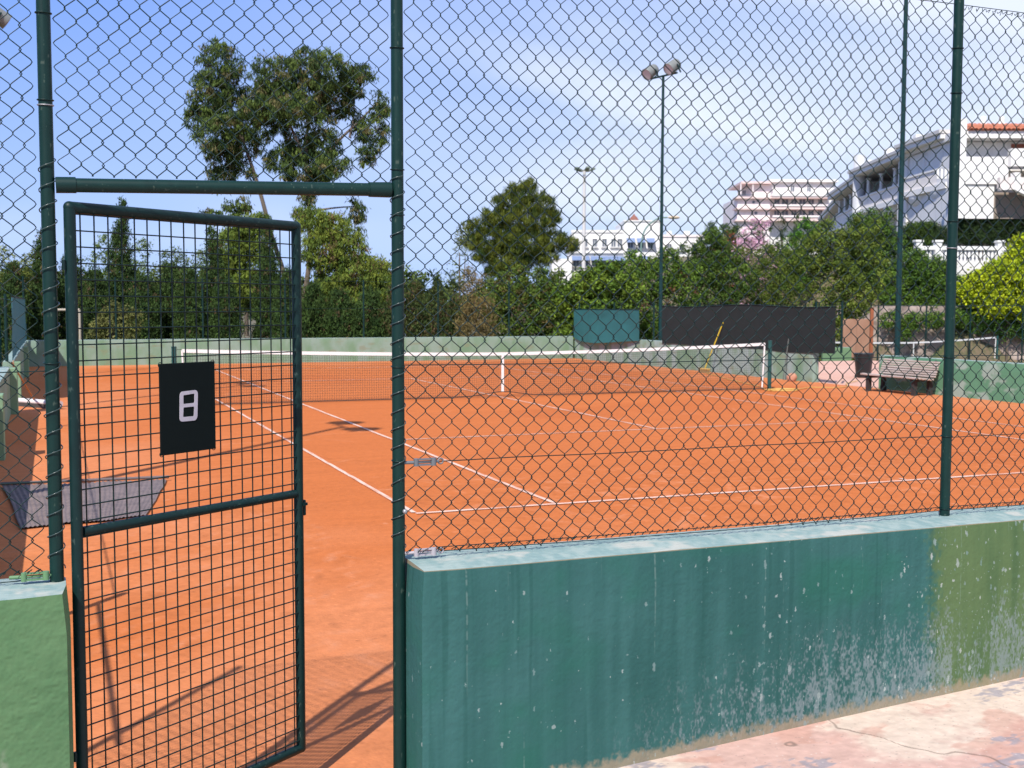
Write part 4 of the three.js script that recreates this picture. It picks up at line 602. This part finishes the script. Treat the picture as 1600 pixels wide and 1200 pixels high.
{ // stone retaining wall behind the second court
  const D = 56, a = at(1300, 540, D), b = at(1720, 540, D), L = a.distanceTo(b), g = new THREE.BoxGeometry(L, 3.2, 0.6, 130, 34, 2), p = g.attributes.position;
  for (let i = 0; i < p.count; i++) if (p.getZ(i) > 0.29) p.setZ(i, 0.3 + 0.16 * (fbm(p.getX(i) * 2.2, p.getY(i) * 3, 4, 450) - 0.5) + 0.08 * (vnoise(p.getX(i) * 3.3, p.getY(i) * 4.2, 451) - 0.5)); g.computeVertexNormals();
  const m = M(1, 1, 1, 0.9, { map: texFn(1024, 256, (x, y) => { const X = x * L, Y = y * 3.2, q = vnoise(X * 2.6, Y * 3.4, 452), a2 = fbm(X * 6, Y * 6, 4, 453); return mix3(mix3([0.26, 0.20, 0.17], [0.42, 0.34, 0.29], q), [0.14, 0.11, 0.09], 0.7 * sstep(0.55, 0.7, a2)); }) });
  const t = thing('stone_wall', 'rough pinkish stone retaining wall behind the distant net', 'wall', [(a.x + b.x) / 2, 0.35, (a.z + b.z) / 2], YAW); part(t, 'masonry', g, m);
  const f = thing('court_fence', 'green post fence in front of the stone wall', 'fence', [0, 0, 0]); for (const u of [1372, 1447, 1516, 1598, 1680]) { const q = at(u, 520, 54); part(f, 'post', bar([q.x, -0.75, q.z], [q.x, 1.95, q.z], 0.035, 8), mPaint); } { const q = at(1365, 520, 54), r = at(1690, 520, 54); part(f, 'rail', bar([q.x, 1.93, q.z], [r.x, 1.93, r.z], 0.02, 6), mPaint); part(f, 'rail', bar([q.x, 0.6, q.z], [r.x, 0.6, r.z], 0.006, 6), mWire); }
}

// ------------------------------------------------------------------ trees and shrubs
const barkTex = texFn(64, 256, (x, y) => { const a = fbm(x * 8, y * 20, 4, 460); return mix3([0.07, 0.055, 0.042], [0.19, 0.15, 0.115], a); });
const mBark = M(1, 1, 1, 0.95, { map: barkTex });
const mLeaf = new THREE.MeshPhysicalMaterial({ vertexColors: true, roughness: 0.75, specularIntensity: 0.35, transmission: 0.18, thickness: 0, side: THREE.DoubleSide });
// crown: leaf blades (folded diamonds) gathered in clumps that fill a set of ellipsoids
function leaves(lobes, o) {
  const r = rngOf(o.seed), pos = [], col = [], idx = []; const gauss = () => (r() + r() + r() - 1.5) / 1.5; const area = lobes.reduce((s, l) => s + Math.pow(l[3] * l[4] * (l[5] || l[3]), 0.667), 0);
  for (const l of lobes) {
    const [cx, cy, cz, rx, ry] = l, rz = l[5] || rx, tint = l[6] || null, share = Math.pow(rx * ry * rz, 0.667) / area, n = Math.round(o.n * share), per = o.per || 34, nc = Math.max(3, Math.round(n / per)), cr = o.clump;
    for (let c = 0; c < nc; c++) {
      // clump centre: mostly near the skin of the ellipsoid, some inside
      let dx = gauss(), dy = gauss(), dz = gauss(); const q = Math.hypot(dx, dy, dz) || 1, rad = r() < 0.7 ? 0.72 + 0.34 * r() : 0.8 * Math.cbrt(r()); dx *= rad / q; dy *= rad / q; dz *= rad / q;
      const px = cx + dx * rx, py = cy + dy * ry, pz = cz + dz * rz; const hue = r(), val = 0.72 + 0.56 * r(); const base = tint || mix3(o.c0, o.c1, hue); const odd = r() < (o.oddP || 0) ? o.odd : null; const cs = cr * (0.6 + 0.8 * r());
      for (let k = 0; k < per; k++) {
        const lx = px + gauss() * cs, ly = py + gauss() * cs * (o.flat || 0.8), lz = pz + gauss() * cs; const len = o.len * (0.6 + 0.8 * r()), wid = o.wid * (0.6 + 0.8 * r());
        let ax = gauss(), ay = gauss() + (o.droop || 0), az = gauss(); const al = Math.hypot(ax, ay, az) || 1; ax /= al; ay /= al; az /= al;
        let bx_ = gauss() , by_ = gauss(), bz_ = gauss(); const d = ax * bx_ + ay * by_ + az * bz_; bx_ -= d * ax; by_ -= d * ay; bz_ -= d * az; const bl = Math.hypot(bx_, by_, bz_) || 1; bx_ /= bl; by_ /= bl; bz_ /= bl;
        const s = pos.length / 3; pos.push(lx, ly, lz, lx + ax * len * 0.5 + bx_ * wid, ly + ay * len * 0.5 + by_ * wid, lz + az * len * 0.5 + bz_ * wid, lx + ax * len, ly + ay * len, lz + az * len, lx + ax * len * 0.5 - bx_ * wid, ly + ay * len * 0.5 - by_ * wid, lz + az * len * 0.5 - bz_ * wid);
        idx.push(s, s + 1, s + 2, s, s + 2, s + 3); const v = val * (0.75 + 0.5 * r()), cc = odd || base; const m1 = odd ? 1 : 1.3, m3 = odd ? 1 : 0.9; for (let e = 0; e < 4; e++) col.push(cc[0] * v * m1, cc[1] * v * m1, cc[2] * v * m3);
      }
    }
  }
  const g = new THREE.BufferGeometry(); g.setAttribute('position', new THREE.Float32BufferAttribute(pos, 3)); g.setAttribute('color', new THREE.Float32BufferAttribute(col, 3)); g.setIndex(idx); g.computeVertexNormals(); return g;
}
// lobes given as [u, v, ru, rv] sight-line units at distance D, turned into metres about the tree's own foot
function lobesAt(D, list, depth = 1) { return list.map(([u, v, ru, rv, dd = 0, tint]) => { const p = at(u, v, D + dd); const k = (D + dd) / 1793; return [p.x, p.y, p.z, ru * k, rv * k, ru * k * depth, tint]; }); }
function tree(name, label, category, foot, trunks, lobes, o, group) {
  const t = thing(name, label, category, foot, 0, group); const off = l => [l[0] - foot[0], l[1] - foot[1], l[2] - foot[2], l[3], l[4], l[5], l[6]];
  for (const [pts, r0, r1, nm] of trunks) { const c = new THREE.CatmullRomCurve3(pts.map(p => new THREE.Vector3(p[0] - foot[0], p[1] - foot[1], p[2] - foot[2]))), n = Math.max(6, pts.length * 5), P = [], R = []; for (let i = 0; i <= n; i++) { const q = c.getPoint(i / n); P.push([q.x, q.y, q.z]); R.push(lerp(r0, r1, i / n) * (1 + 0.15 * (vnoise(i * 0.7, r0 * 50, 470) - 0.5))); } const g = tubeGeo(P, R, 8); const uv = []; for (let i = 0; i <= n; i++) for (let s = 0; s < 8; s++) uv.push(s / 8, i * 0.12); g.setAttribute('uv', new THREE.Float32BufferAttribute(uv, 2)); part(t, nm || 'trunk', g, mBark); }
  part(t, 'crown', leaves(lobes.map(off), o), mLeaf); return t;
}
const V3 = p => [p.x, p.y, p.z];
const footOf = (u, D) => { const p = at(u, 500, D); return [p.x, land(p.x, p.z), p.z]; };
let sd = 900;
// tall gum tree
{
  const D = 47, f = footOf(462, D), A = (u, v, dd = 0) => V3(at(u, v, D + dd));
  const L = [[344, 100, 38, 42], [330, 150, 36, 40], [352, 165, 34, 30, 1], [312, 185, 22, 24], [334, 208, 30, 28, -1], [430, 118, 40, 34], [420, 150, 30, 34, 1], [478, 105, 34, 32], [515, 108, 34, 34, -1], [470, 145, 50, 34, 0.5], [520, 150, 32, 32], [562, 112, 24, 16], [548, 135, 20, 16], [498, 190, 26, 34], [452, 190, 18, 20], [470, 225, 26, 24, 1], [440, 248, 26, 20], [478, 258, 42, 24], [520, 256, 27, 21, -1], [505, 225, 27, 26], [592, 168, 17, 28], [584, 205, 24, 30], [562, 200, 14, 24, 1], [575, 240, 17, 19], [372, 228, 32, 28], [352, 250, 30, 24], [345, 278, 26, 18], [378, 205, 18, 14, 1], [480, 300, 16, 26], [556, 328, 16, 18], [563, 345, 8, 16], [470, 335, 14, 16], [392, 270, 10, 10], [370, 320, 20, 16], [330, 330, 14, 10], [395, 190, 14, 16, 1], [425, 205, 14, 16], [386, 150, 18, 24, 1], [395, 160, 22, 26, -1], [410, 175, 18, 20], [455, 165, 40, 26, -1], [365, 190, 22, 20, -1], [405, 225, 12, 14], [455, 235, 16, 18], [500, 275, 20, 16], [545, 165, 16, 20], [455, 275, 14, 12], [420, 245, 10, 12]];
  tree('gum_tree', 'tall gum tree with bare leaning trunks and high ragged crown', 'tree', f, [
    [[A(452, 520), A(446, 440), A(425, 370), A(406, 300), A(385, 235), A(365, 180), A(350, 120)], 0.12, 0.04], [[A(462, 520), A(478, 450), A(484, 380), A(481, 300), A(478, 240), A(485, 170), A(500, 120)], 0.12, 0.04], [[A(481, 300), A(498, 270), A(520, 230), A(560, 190), A(590, 160)], 0.09, 0.03, 'limb'], [[A(484, 330), A(520, 325), A(556, 322)], 0.05, 0.02, 'limb'], [[A(478, 250), A(455, 200), A(435, 150)], 0.08, 0.03, 'limb'], [[A(385, 235), A(350, 240), A(335, 200)], 0.06, 0.02, 'limb'], [[A(546, 215), A(553, 170), A(545, 130)], 0.05, 0.02, 'limb']],
    lobesAt(D, L, 0.9), { n: 78000, per: 30, clump: 0.27, len: 0.17, wid: 0.023, droop: -0.9, c0: [0.016, 0.038, 0.014], c1: [0.080, 0.115, 0.030], odd: [0.17, 0.15, 0.06], oddP: 0.14, seed: sd++ });
}
// lower gum foliage right of it
{ const D = 45, f = footOf(545, D); tree('gum_sapling', 'yellow green drooping gum beside the middle fence post', 'tree', f, [[[V3(at(540, 525, D)), V3(at(530, 440, D)), V3(at(505, 360, D))], 0.1, 0.03], [[V3(at(545, 525, D)), V3(at(565, 450, D)), V3(at(570, 400, D))], 0.08, 0.03]], lobesAt(D, [[490, 345, 26, 22], [520, 355, 28, 26], [505, 390, 36, 32], [545, 390, 30, 30], [560, 430, 38, 36], [590, 435, 26, 36], [520, 440, 30, 36], [600, 475, 18, 30], [545, 490, 44, 34], [585, 500, 30, 28], [500, 490, 26, 34]], 0.9), { n: 44000, per: 26, clump: 0.28, len: 0.14, wid: 0.021, droop: -0.8, c0: [0.055, 0.095, 0.022], c1: [0.155, 0.185, 0.035], odd: [0.16, 0.11, 0.05], oddP: 0.08, seed: sd++ }); }
{ const D = 46, f = footOf(385, D); tree('gum_sapling', 'yellow green leafy tree left of the leaning gum trunk', 'tree', f, [[[V3(at(385, 525, D)), V3(at(384, 440, D)), V3(at(378, 380, D))], 0.1, 0.03]], lobesAt(D, [[375, 355, 28, 20], [400, 350, 22, 18], [365, 385, 30, 28], [395, 400, 26, 34], [360, 425, 26, 30], [385, 450, 28, 30]], 0.9), { n: 22000, per: 26, clump: 0.27, len: 0.14, wid: 0.022, droop: -0.7, c0: [0.06, 0.10, 0.022], c1: [0.14, 0.175, 0.035], seed: sd++ }); }
// cypresses: narrow cones of fine upright sprays
function cypress(u, D, vTop, halfW, label, o = {}) {
  const f = footOf(u, D), v0 = 566, L = [], n = 8; for (let i = 0; i < n; i++) { const t = i / (n - 1), v = lerp(vTop + 14, v0 - 24, t), w = halfW * (o.cone ? 0.3 + 0.95 * Math.min(1, 1.5 * t) : Math.min(1, 0.42 + 1.5 * t)); L.push([u + (hash(i, u, 3) - 0.5) * halfW * 0.3, v, w, (v0 - vTop) / n * 0.72]); }
  if (o.cone) L.push([u, vTop + 2, halfW * 0.12, 12]);
  return tree(o.name || 'cypress_tree', label, 'tree', f, [[[V3(at(u, 535, D)), V3(at(u, lerp(vTop, 535, 0.4), D)), V3(at(u, vTop + 12, D))], 0.09, 0.015]], lobesAt(D, L, 1), { n: (o.n || 6500) * 3, per: 22, clump: (o.clump || 0.16) * 1.3, len: 0.105, wid: 0.019, droop: 0.7, c0: o.c0 || [0.018, 0.042, 0.014], c1: o.c1 || [0.05, 0.085, 0.024], odd: [0.11, 0.075, 0.035], oddP: o.brown || 0.05, seed: sd++, flat: 1.2 }, o.group);
}
cypress(191, 44, 322, 25, 'pointed cypress standing above the others behind the gate', { cone: true, n: 9000 });
const CG = 'cypress hedge behind the far wall';
const row = [[20, 41, 432, 22, 'hedge cypress at the left picture edge'], [66, 42, 372, 17, 'narrow hedge cypress behind the left gate post'], [112, 43, 398, 24, 'hedge cypress behind the left gate stile'], [150, 42, 440, 24, 'low hedge cypress left of the pointed cypress'], [228, 42, 448, 26, 'low hedge cypress right of the pointed cypress'], [268, 43, 412, 24, 'hedge cypress above the left net post'], [300, 42, 440, 24, 'low hedge cypress between two spires left of the gum'], [332, 43, 360, 20, 'slim dark spire left of the yellow green tree'], [352, 42, 450, 22, 'hedge cypress in front of the yellow green tree'], [418, 43, 350, 21, 'dark dense cypress beside the leaning gum trunk'], [448, 42, 440, 20, 'hedge cypress under the leaning gum trunk'], [486, 42, 462, 24, 'low hedge cypress right of the gate stile'], [530, 42, 470, 26, 'low hedge cypress below the drooping gum'], [578, 42, 470, 26, 'low hedge cypress left of the middle post'], [622, 42, 462, 24, 'hedge cypress behind the middle post'], [652, 42, 440, 17, 'first thin cypress right of the middle post'], [683, 42, 436, 15, 'thin pointed cypress second right of the middle post'], [712, 42, 462, 16, 'stunted cypress beside the dead brown shrub']];
for (const [u, D, vt, w, lab] of row) cypress(u, D, vt > 430 && u < 640 ? vt - 20 : vt, w * 1.1, lab, { cone: u === 332 || u === 418 || u === 66 || u === 683, group: CG, n: 7000, brown: u > 600 ? 0.16 : 0.05, c1: u > 600 ? [0.07, 0.085, 0.03] : undefined });
function shrub(name, label, D, L, o, category = 'shrub', group) { const u = L[0][0], f = footOf(u, D); const low = Math.max(...L.map(l => l[1] + l[3] * 0.6)); { const vf = 600 - 1793 * new THREE.Vector3(...f).applyMatrix4(camM.clone().invert()).y / D; const us = L.map(l => l[0]), a = Math.min(...us), b = Math.max(...us); const add = []; for (let v = low - 4; v < vf; v += 24) for (let q = a; q <= b + 1; q += 30) add.push([q + 8 * (hash(q | 0, v | 0, 9) - 0.5), v + 8, 22, 20]); const vm = L.reduce((q, l) => q + l[1], 0) / L.length; for (const l of L) if (l[1] <= vm) for (let q = 0; q < 2; q++) add.push([l[0] + l[2] * 1.5 * (hash(l[0] | 0, q, 19) - 0.5), l[1] - l[3] * (0.75 + 0.35 * hash(l[0] | 0, q, 20)), l[2] * 0.28, l[3] * 0.34]); if (!o.tall) L = L.concat(add); }
  return tree(name, label, category, f, [[[f, V3(at(u, low, D)), V3(at(u, L[0][1], D))], 0.05, 0.02, 'stem'], [[f, V3(at(u + 9, L[0][1] + 4, D))], 0.04, 0.015, 'stem']], lobesAt(D, L, o.depth || 0.9), { per: 26, clump: 0.27, len: 0.10, wid: 0.028, ...o, n: o.n * 2.3, seed: sd++ }, group); }
const G0 = [0.038, 0.082, 0.015], G1 = [0.105, 0.170, 0.028];
shrub('round_tree', 'light green tree behind the pointed cypress', 50, [[168, 392, 22, 24], [150, 410, 20, 26], [222, 395, 14, 20], [215, 425, 24, 24]], { n: 5000, c0: [0.05, 0.085, 0.025], c1: [0.12, 0.16, 0.04] }, 'tree');
shrub('round_tree', 'olive green tree at the far left edge', 44, [[28, 425, 34, 30], [10, 445, 26, 26], [52, 440, 22, 30]], { n: 6000, c0: [0.06, 0.085, 0.022], c1: [0.15, 0.165, 0.04] }, 'tree');
shrub('round_tree', 'grey green tree between the cypress spires', 52, [[272, 410, 22, 18], [300, 420, 24, 22], [250, 432, 20, 20], [320, 415, 14, 18]], { n: 5000, c0: [0.05, 0.08, 0.03], c1: [0.12, 0.15, 0.05] }, 'tree');
shrub('leafy_shrub', 'dusty shrub at the far wall behind the gate mesh', 40, [[170, 500, 20, 22], [158, 515, 18, 14], [205, 505, 16, 20]], { n: 2600, c0: [0.07, 0.08, 0.03], c1: [0.15, 0.15, 0.06] });
// dead brown shrub, pine, mid hedge
shrub('dead_shrub', 'dry brown half dead shrub left of the pine', 41, [[742, 470, 22, 34], [728, 500, 18, 26], [760, 495, 18, 30], [735, 440, 14, 20]], { n: 5200, c0: [0.10, 0.075, 0.035], c1: [0.20, 0.155, 0.085], len: 0.09, wid: 0.014, droop: 0.3 });
shrub('wispy_shrub', 'thin wispy grey green sapling left of the pine', 44, [[718, 395, 9, 24], [712, 425, 9, 22], [722, 370, 6, 14]], { n: 900, c0: [0.07, 0.09, 0.04], c1: [0.12, 0.14, 0.06], len: 0.12, wid: 0.02 });
{ const D = 50, f = footOf(815, D); tree('pine_tree', 'bushy round pine rising in the middle behind the hedge', 'tree', f, [[[f, V3(at(815, 430, D)), V3(at(812, 360, D)), V3(at(815, 310, D))], 0.2, 0.05], [[V3(at(814, 400, D)), V3(at(860, 385, D)), V3(at(895, 385, D))], 0.08, 0.03, 'limb'], [[V3(at(814, 410, D)), V3(at(770, 385, D)), V3(at(740, 365, D))], 0.08, 0.03, 'limb']], lobesAt(D, [[816, 306, 24, 17], [792, 322, 24, 18], [843, 322, 24, 19], [774, 346, 24, 18], [820, 346, 42, 25], [862, 344, 13, 16], [745, 361, 18, 16], [738, 381, 16, 15], [770, 381, 30, 22], [815, 381, 46, 27], [862, 379, 24, 18], [888, 386, 18, 12], [755, 401, 20, 13], [802, 413, 36, 15], [846, 406, 24, 11], [830, 290, 8, 12], [800, 300, 8, 12], [780, 425, 26, 12]], 1), { n: 62000, per: 34, clump: 0.2, len: 0.18, wid: 0.012, droop: 1.0, c0: [0.016, 0.040, 0.010], c1: [0.125, 0.140, 0.022], seed: sd++ }); }
shrub('leafy_shrub', 'mixed green hedge shrub below the pine', 43, [[800, 450, 30, 26], [775, 475, 26, 34], [830, 455, 32, 28], [810, 495, 34, 34], [850, 490, 30, 36], [865, 450, 24, 24]], { n: 11000, c0: G0, c1: [0.12, 0.16, 0.035], odd: [0.15, 0.11, 0.04], oddP: 0.1 });
shrub('leafy_shrub', 'green shrub behind the teal windscreen', 42, [[915, 450, 34, 26], [890, 470, 26, 30], [950, 440, 34, 26], [930, 480, 40, 26], [975, 460, 30, 32], [905, 505, 24, 24]], { n: 12000, c0: [0.045, 0.095, 0.015], c1: [0.135, 0.195, 0.03], len: 0.13, wid: 0.04 });
shrub('leafy_shrub', 'green shrub beside the slender floodlight pole', 44, [[1010, 440, 34, 30], [990, 415, 22, 16], [1040, 430, 32, 34], [1005, 490, 26, 36], [1030, 500, 24, 32], [1065, 450, 30, 36]], { n: 12000, c0: G0, c1: G1, odd: [0.14, 0.07, 0.03], oddP: 0.04 });
shrub('leafy_shrub', 'big dense shrub above the dark windscreen, left part', 47, [[1105, 420, 40, 30], [1085, 450, 30, 34], [1130, 400, 30, 22], [1145, 435, 40, 36], [1120, 470, 44, 28], [1110, 380, 22, 18]], { n: 13000, c0: [0.026, 0.060, 0.013], c1: [0.085, 0.135, 0.024] });
shrub('leafy_shrub', 'big dense shrub above the dark windscreen, middle part', 48, [[1210, 420, 42, 34], [1190, 445, 36, 34], [1240, 400, 36, 28], [1235, 450, 42, 34], [1180, 410, 26, 22], [1205, 470, 46, 24]], { n: 14000, c0: [0.036, 0.07, 0.015], c1: [0.12, 0.155, 0.028], len: 0.08, wid: 0.02 });
shrub('leafy_shrub', 'big olive shrub above the brown board', 47, [[1320, 400, 46, 32], [1295, 375, 34, 24], [1350, 375, 36, 28], [1300, 435, 42, 36], [1350, 430, 40, 40], [1330, 465, 40, 28], [1275, 405, 26, 30]], { n: 16000, c0: [0.045, 0.082, 0.018], c1: [0.135, 0.170, 0.033] });
shrub('leafy_shrub', 'rounded dark shrub at the foot of the pink block', 58, [[1125, 370, 26, 18], [1110, 385, 22, 22], [1145, 375, 18, 18]], { n: 5000, c0: [0.03, 0.065, 0.016], c1: [0.08, 0.12, 0.03] });
{ const pk = [0.70, 0.44, 0.55]; const t = shrub('oleander_bush', 'oleander covered in pink blossom', 56, [[1175, 370, 24, 16], [1160, 382, 18, 14], [1190, 358, 16, 12], [1185, 380, 18, 12]], { n: 4200, c0: [0.04, 0.075, 0.025], c1: [0.09, 0.12, 0.04], odd: pk, oddP: 0.7, len: 0.12, wid: 0.035 }, 'flowering shrub'); }
shrub('red_flower_bush', 'small bush with rusty red blossom left of the oleander', 56, [[1136, 378, 12, 10], [1146, 385, 9, 7]], { n: 1100, c0: [0.07, 0.07, 0.03], c1: [0.1, 0.1, 0.04], odd: [0.28, 0.06, 0.04], oddP: 0.5 }, 'flowering shrub');
shrub('leafy_shrub', 'bright green bush right of the oleander', 57, [[1262, 362, 20, 18], [1248, 375, 18, 14], [1276, 372, 14, 16]], { n: 4000, c0: [0.035, 0.10, 0.014], c1: [0.085, 0.19, 0.03] });
cypress(1244, 59, 338, 9, 'small cypress left of the bright green bush', { n: 1500, clump: 0.12 });
cypress(1222, 59, 346, 14, 'squat dark conifer right of the oleander', { n: 2200, clump: 0.14 });
shrub('leafy_shrub', 'green shrub under the long balcony', 57, [[1372, 352, 26, 20], [1340, 350, 18, 14], [1350, 365, 24, 16], [1385, 365, 16, 18], [1395, 385, 22, 22], [1375, 390, 24, 24]], { n: 9000, c0: [0.035, 0.08, 0.018], c1: [0.09, 0.15, 0.03] });
shrub('leafy_shrub', 'dark shrubs right of the thick floodlight pole', 61, [[1430, 362, 22, 14], [1415, 378, 16, 16], [1455, 365, 22, 16], [1440, 380, 22, 12]], { tall: true, n: 8000, c0: [0.025, 0.055, 0.014], c1: [0.06, 0.10, 0.025] });
shrub('pine_hedge', 'dark pine hedge below the villa stairs', 58.9, [[1530, 348, 34, 20], [1505, 355, 20, 18], [1565, 345, 30, 18], [1550, 368, 40, 14], [1600, 350, 26, 22], [1515, 372, 24, 10], [1475, 368, 16, 14]], { tall: true, depth: 0.35, n: 22000, c0: [0.014, 0.032, 0.013], c1: [0.035, 0.06, 0.022], len: 0.11, wid: 0.014 }, 'hedge');
shrub('vine_bank', 'green vine tumbling down the bank beside the pole', 56.6, [[1440, 425, 30, 28], [1425, 455, 28, 30], [1460, 450, 30, 34], [1440, 485, 36, 26], [1480, 480, 26, 24], [1475, 425, 16, 20], [1410, 490, 20, 22], [1395, 440, 22, 30], [1390, 475, 22, 30], [1420, 410, 22, 18], [1500, 470, 24, 26], [1455, 495, 34, 18], [1490, 446, 16, 18], [1392, 500, 18, 12, -1.6], [1425, 503, 20, 14, -1.6], [1462, 500, 22, 12, -1.6], [1415, 520, 10, 16, -1.6], [1495, 498, 16, 14, -1.6]], { n: 26000, c0: [0.035, 0.085, 0.018], c1: [0.10, 0.17, 0.03] }, 'vine');
shrub('lime_tree', 'sunlit lime green tree at the right edge', 55.2, [[1575, 440, 40, 38], [1540, 442, 28, 22], [1604, 405, 32, 34], [1555, 470, 40, 30], [1610, 470, 36, 40], [1520, 455, 22, 22], [1640, 430, 36, 40]], { tall: true, n: 20000, per: 24, clump: 0.32, len: 0.16, wid: 0.05, c0: [0.17, 0.24, 0.012], c1: [0.36, 0.40, 0.02] }, 'tree');
shrub('leafy_shrub', 'deep green creeper hanging over the stone wall', 55.6, [[1530, 500, 34, 22], [1570, 508, 30, 20], [1500, 495, 22, 18], [1610, 510, 30, 26], [1550, 485, 34, 18], [1590, 485, 30, 24], [1640, 490, 30, 36], [1525, 470, 24, 20]], { n: 16000, tall: true, c0: [0.03, 0.08, 0.02], c1: [0.085, 0.16, 0.035] });
// low wood closing the view behind the hedge
{
  const r = rngOf(4242), L = []; for (let i = 0; i < 46; i++) { const u = -60 + i * 24 + r() * 14, D = 60 + r() * 16; L.push([u, 448 + r() * 22 + (u > 640 ? 14 : 0), 26 + r() * 12, 28 + r() * 18, D - 60]); }
  const g = leaves(lobesAt(60, L, 1), { n: 58000, per: 26, clump: 0.34, len: 0.24, wid: 0.07, c0: [0.025, 0.05, 0.015], c1: [0.075, 0.105, 0.03], seed: sd++ }); const m = shade(new THREE.Mesh(g, mLeaf)); m.name = 'woodland'; m.userData = { kind: 'stuff', label: 'low dark wood closing the view behind the hedge', category: 'woodland' }; scene.add(m);
}

renderer.render(scene, camera);
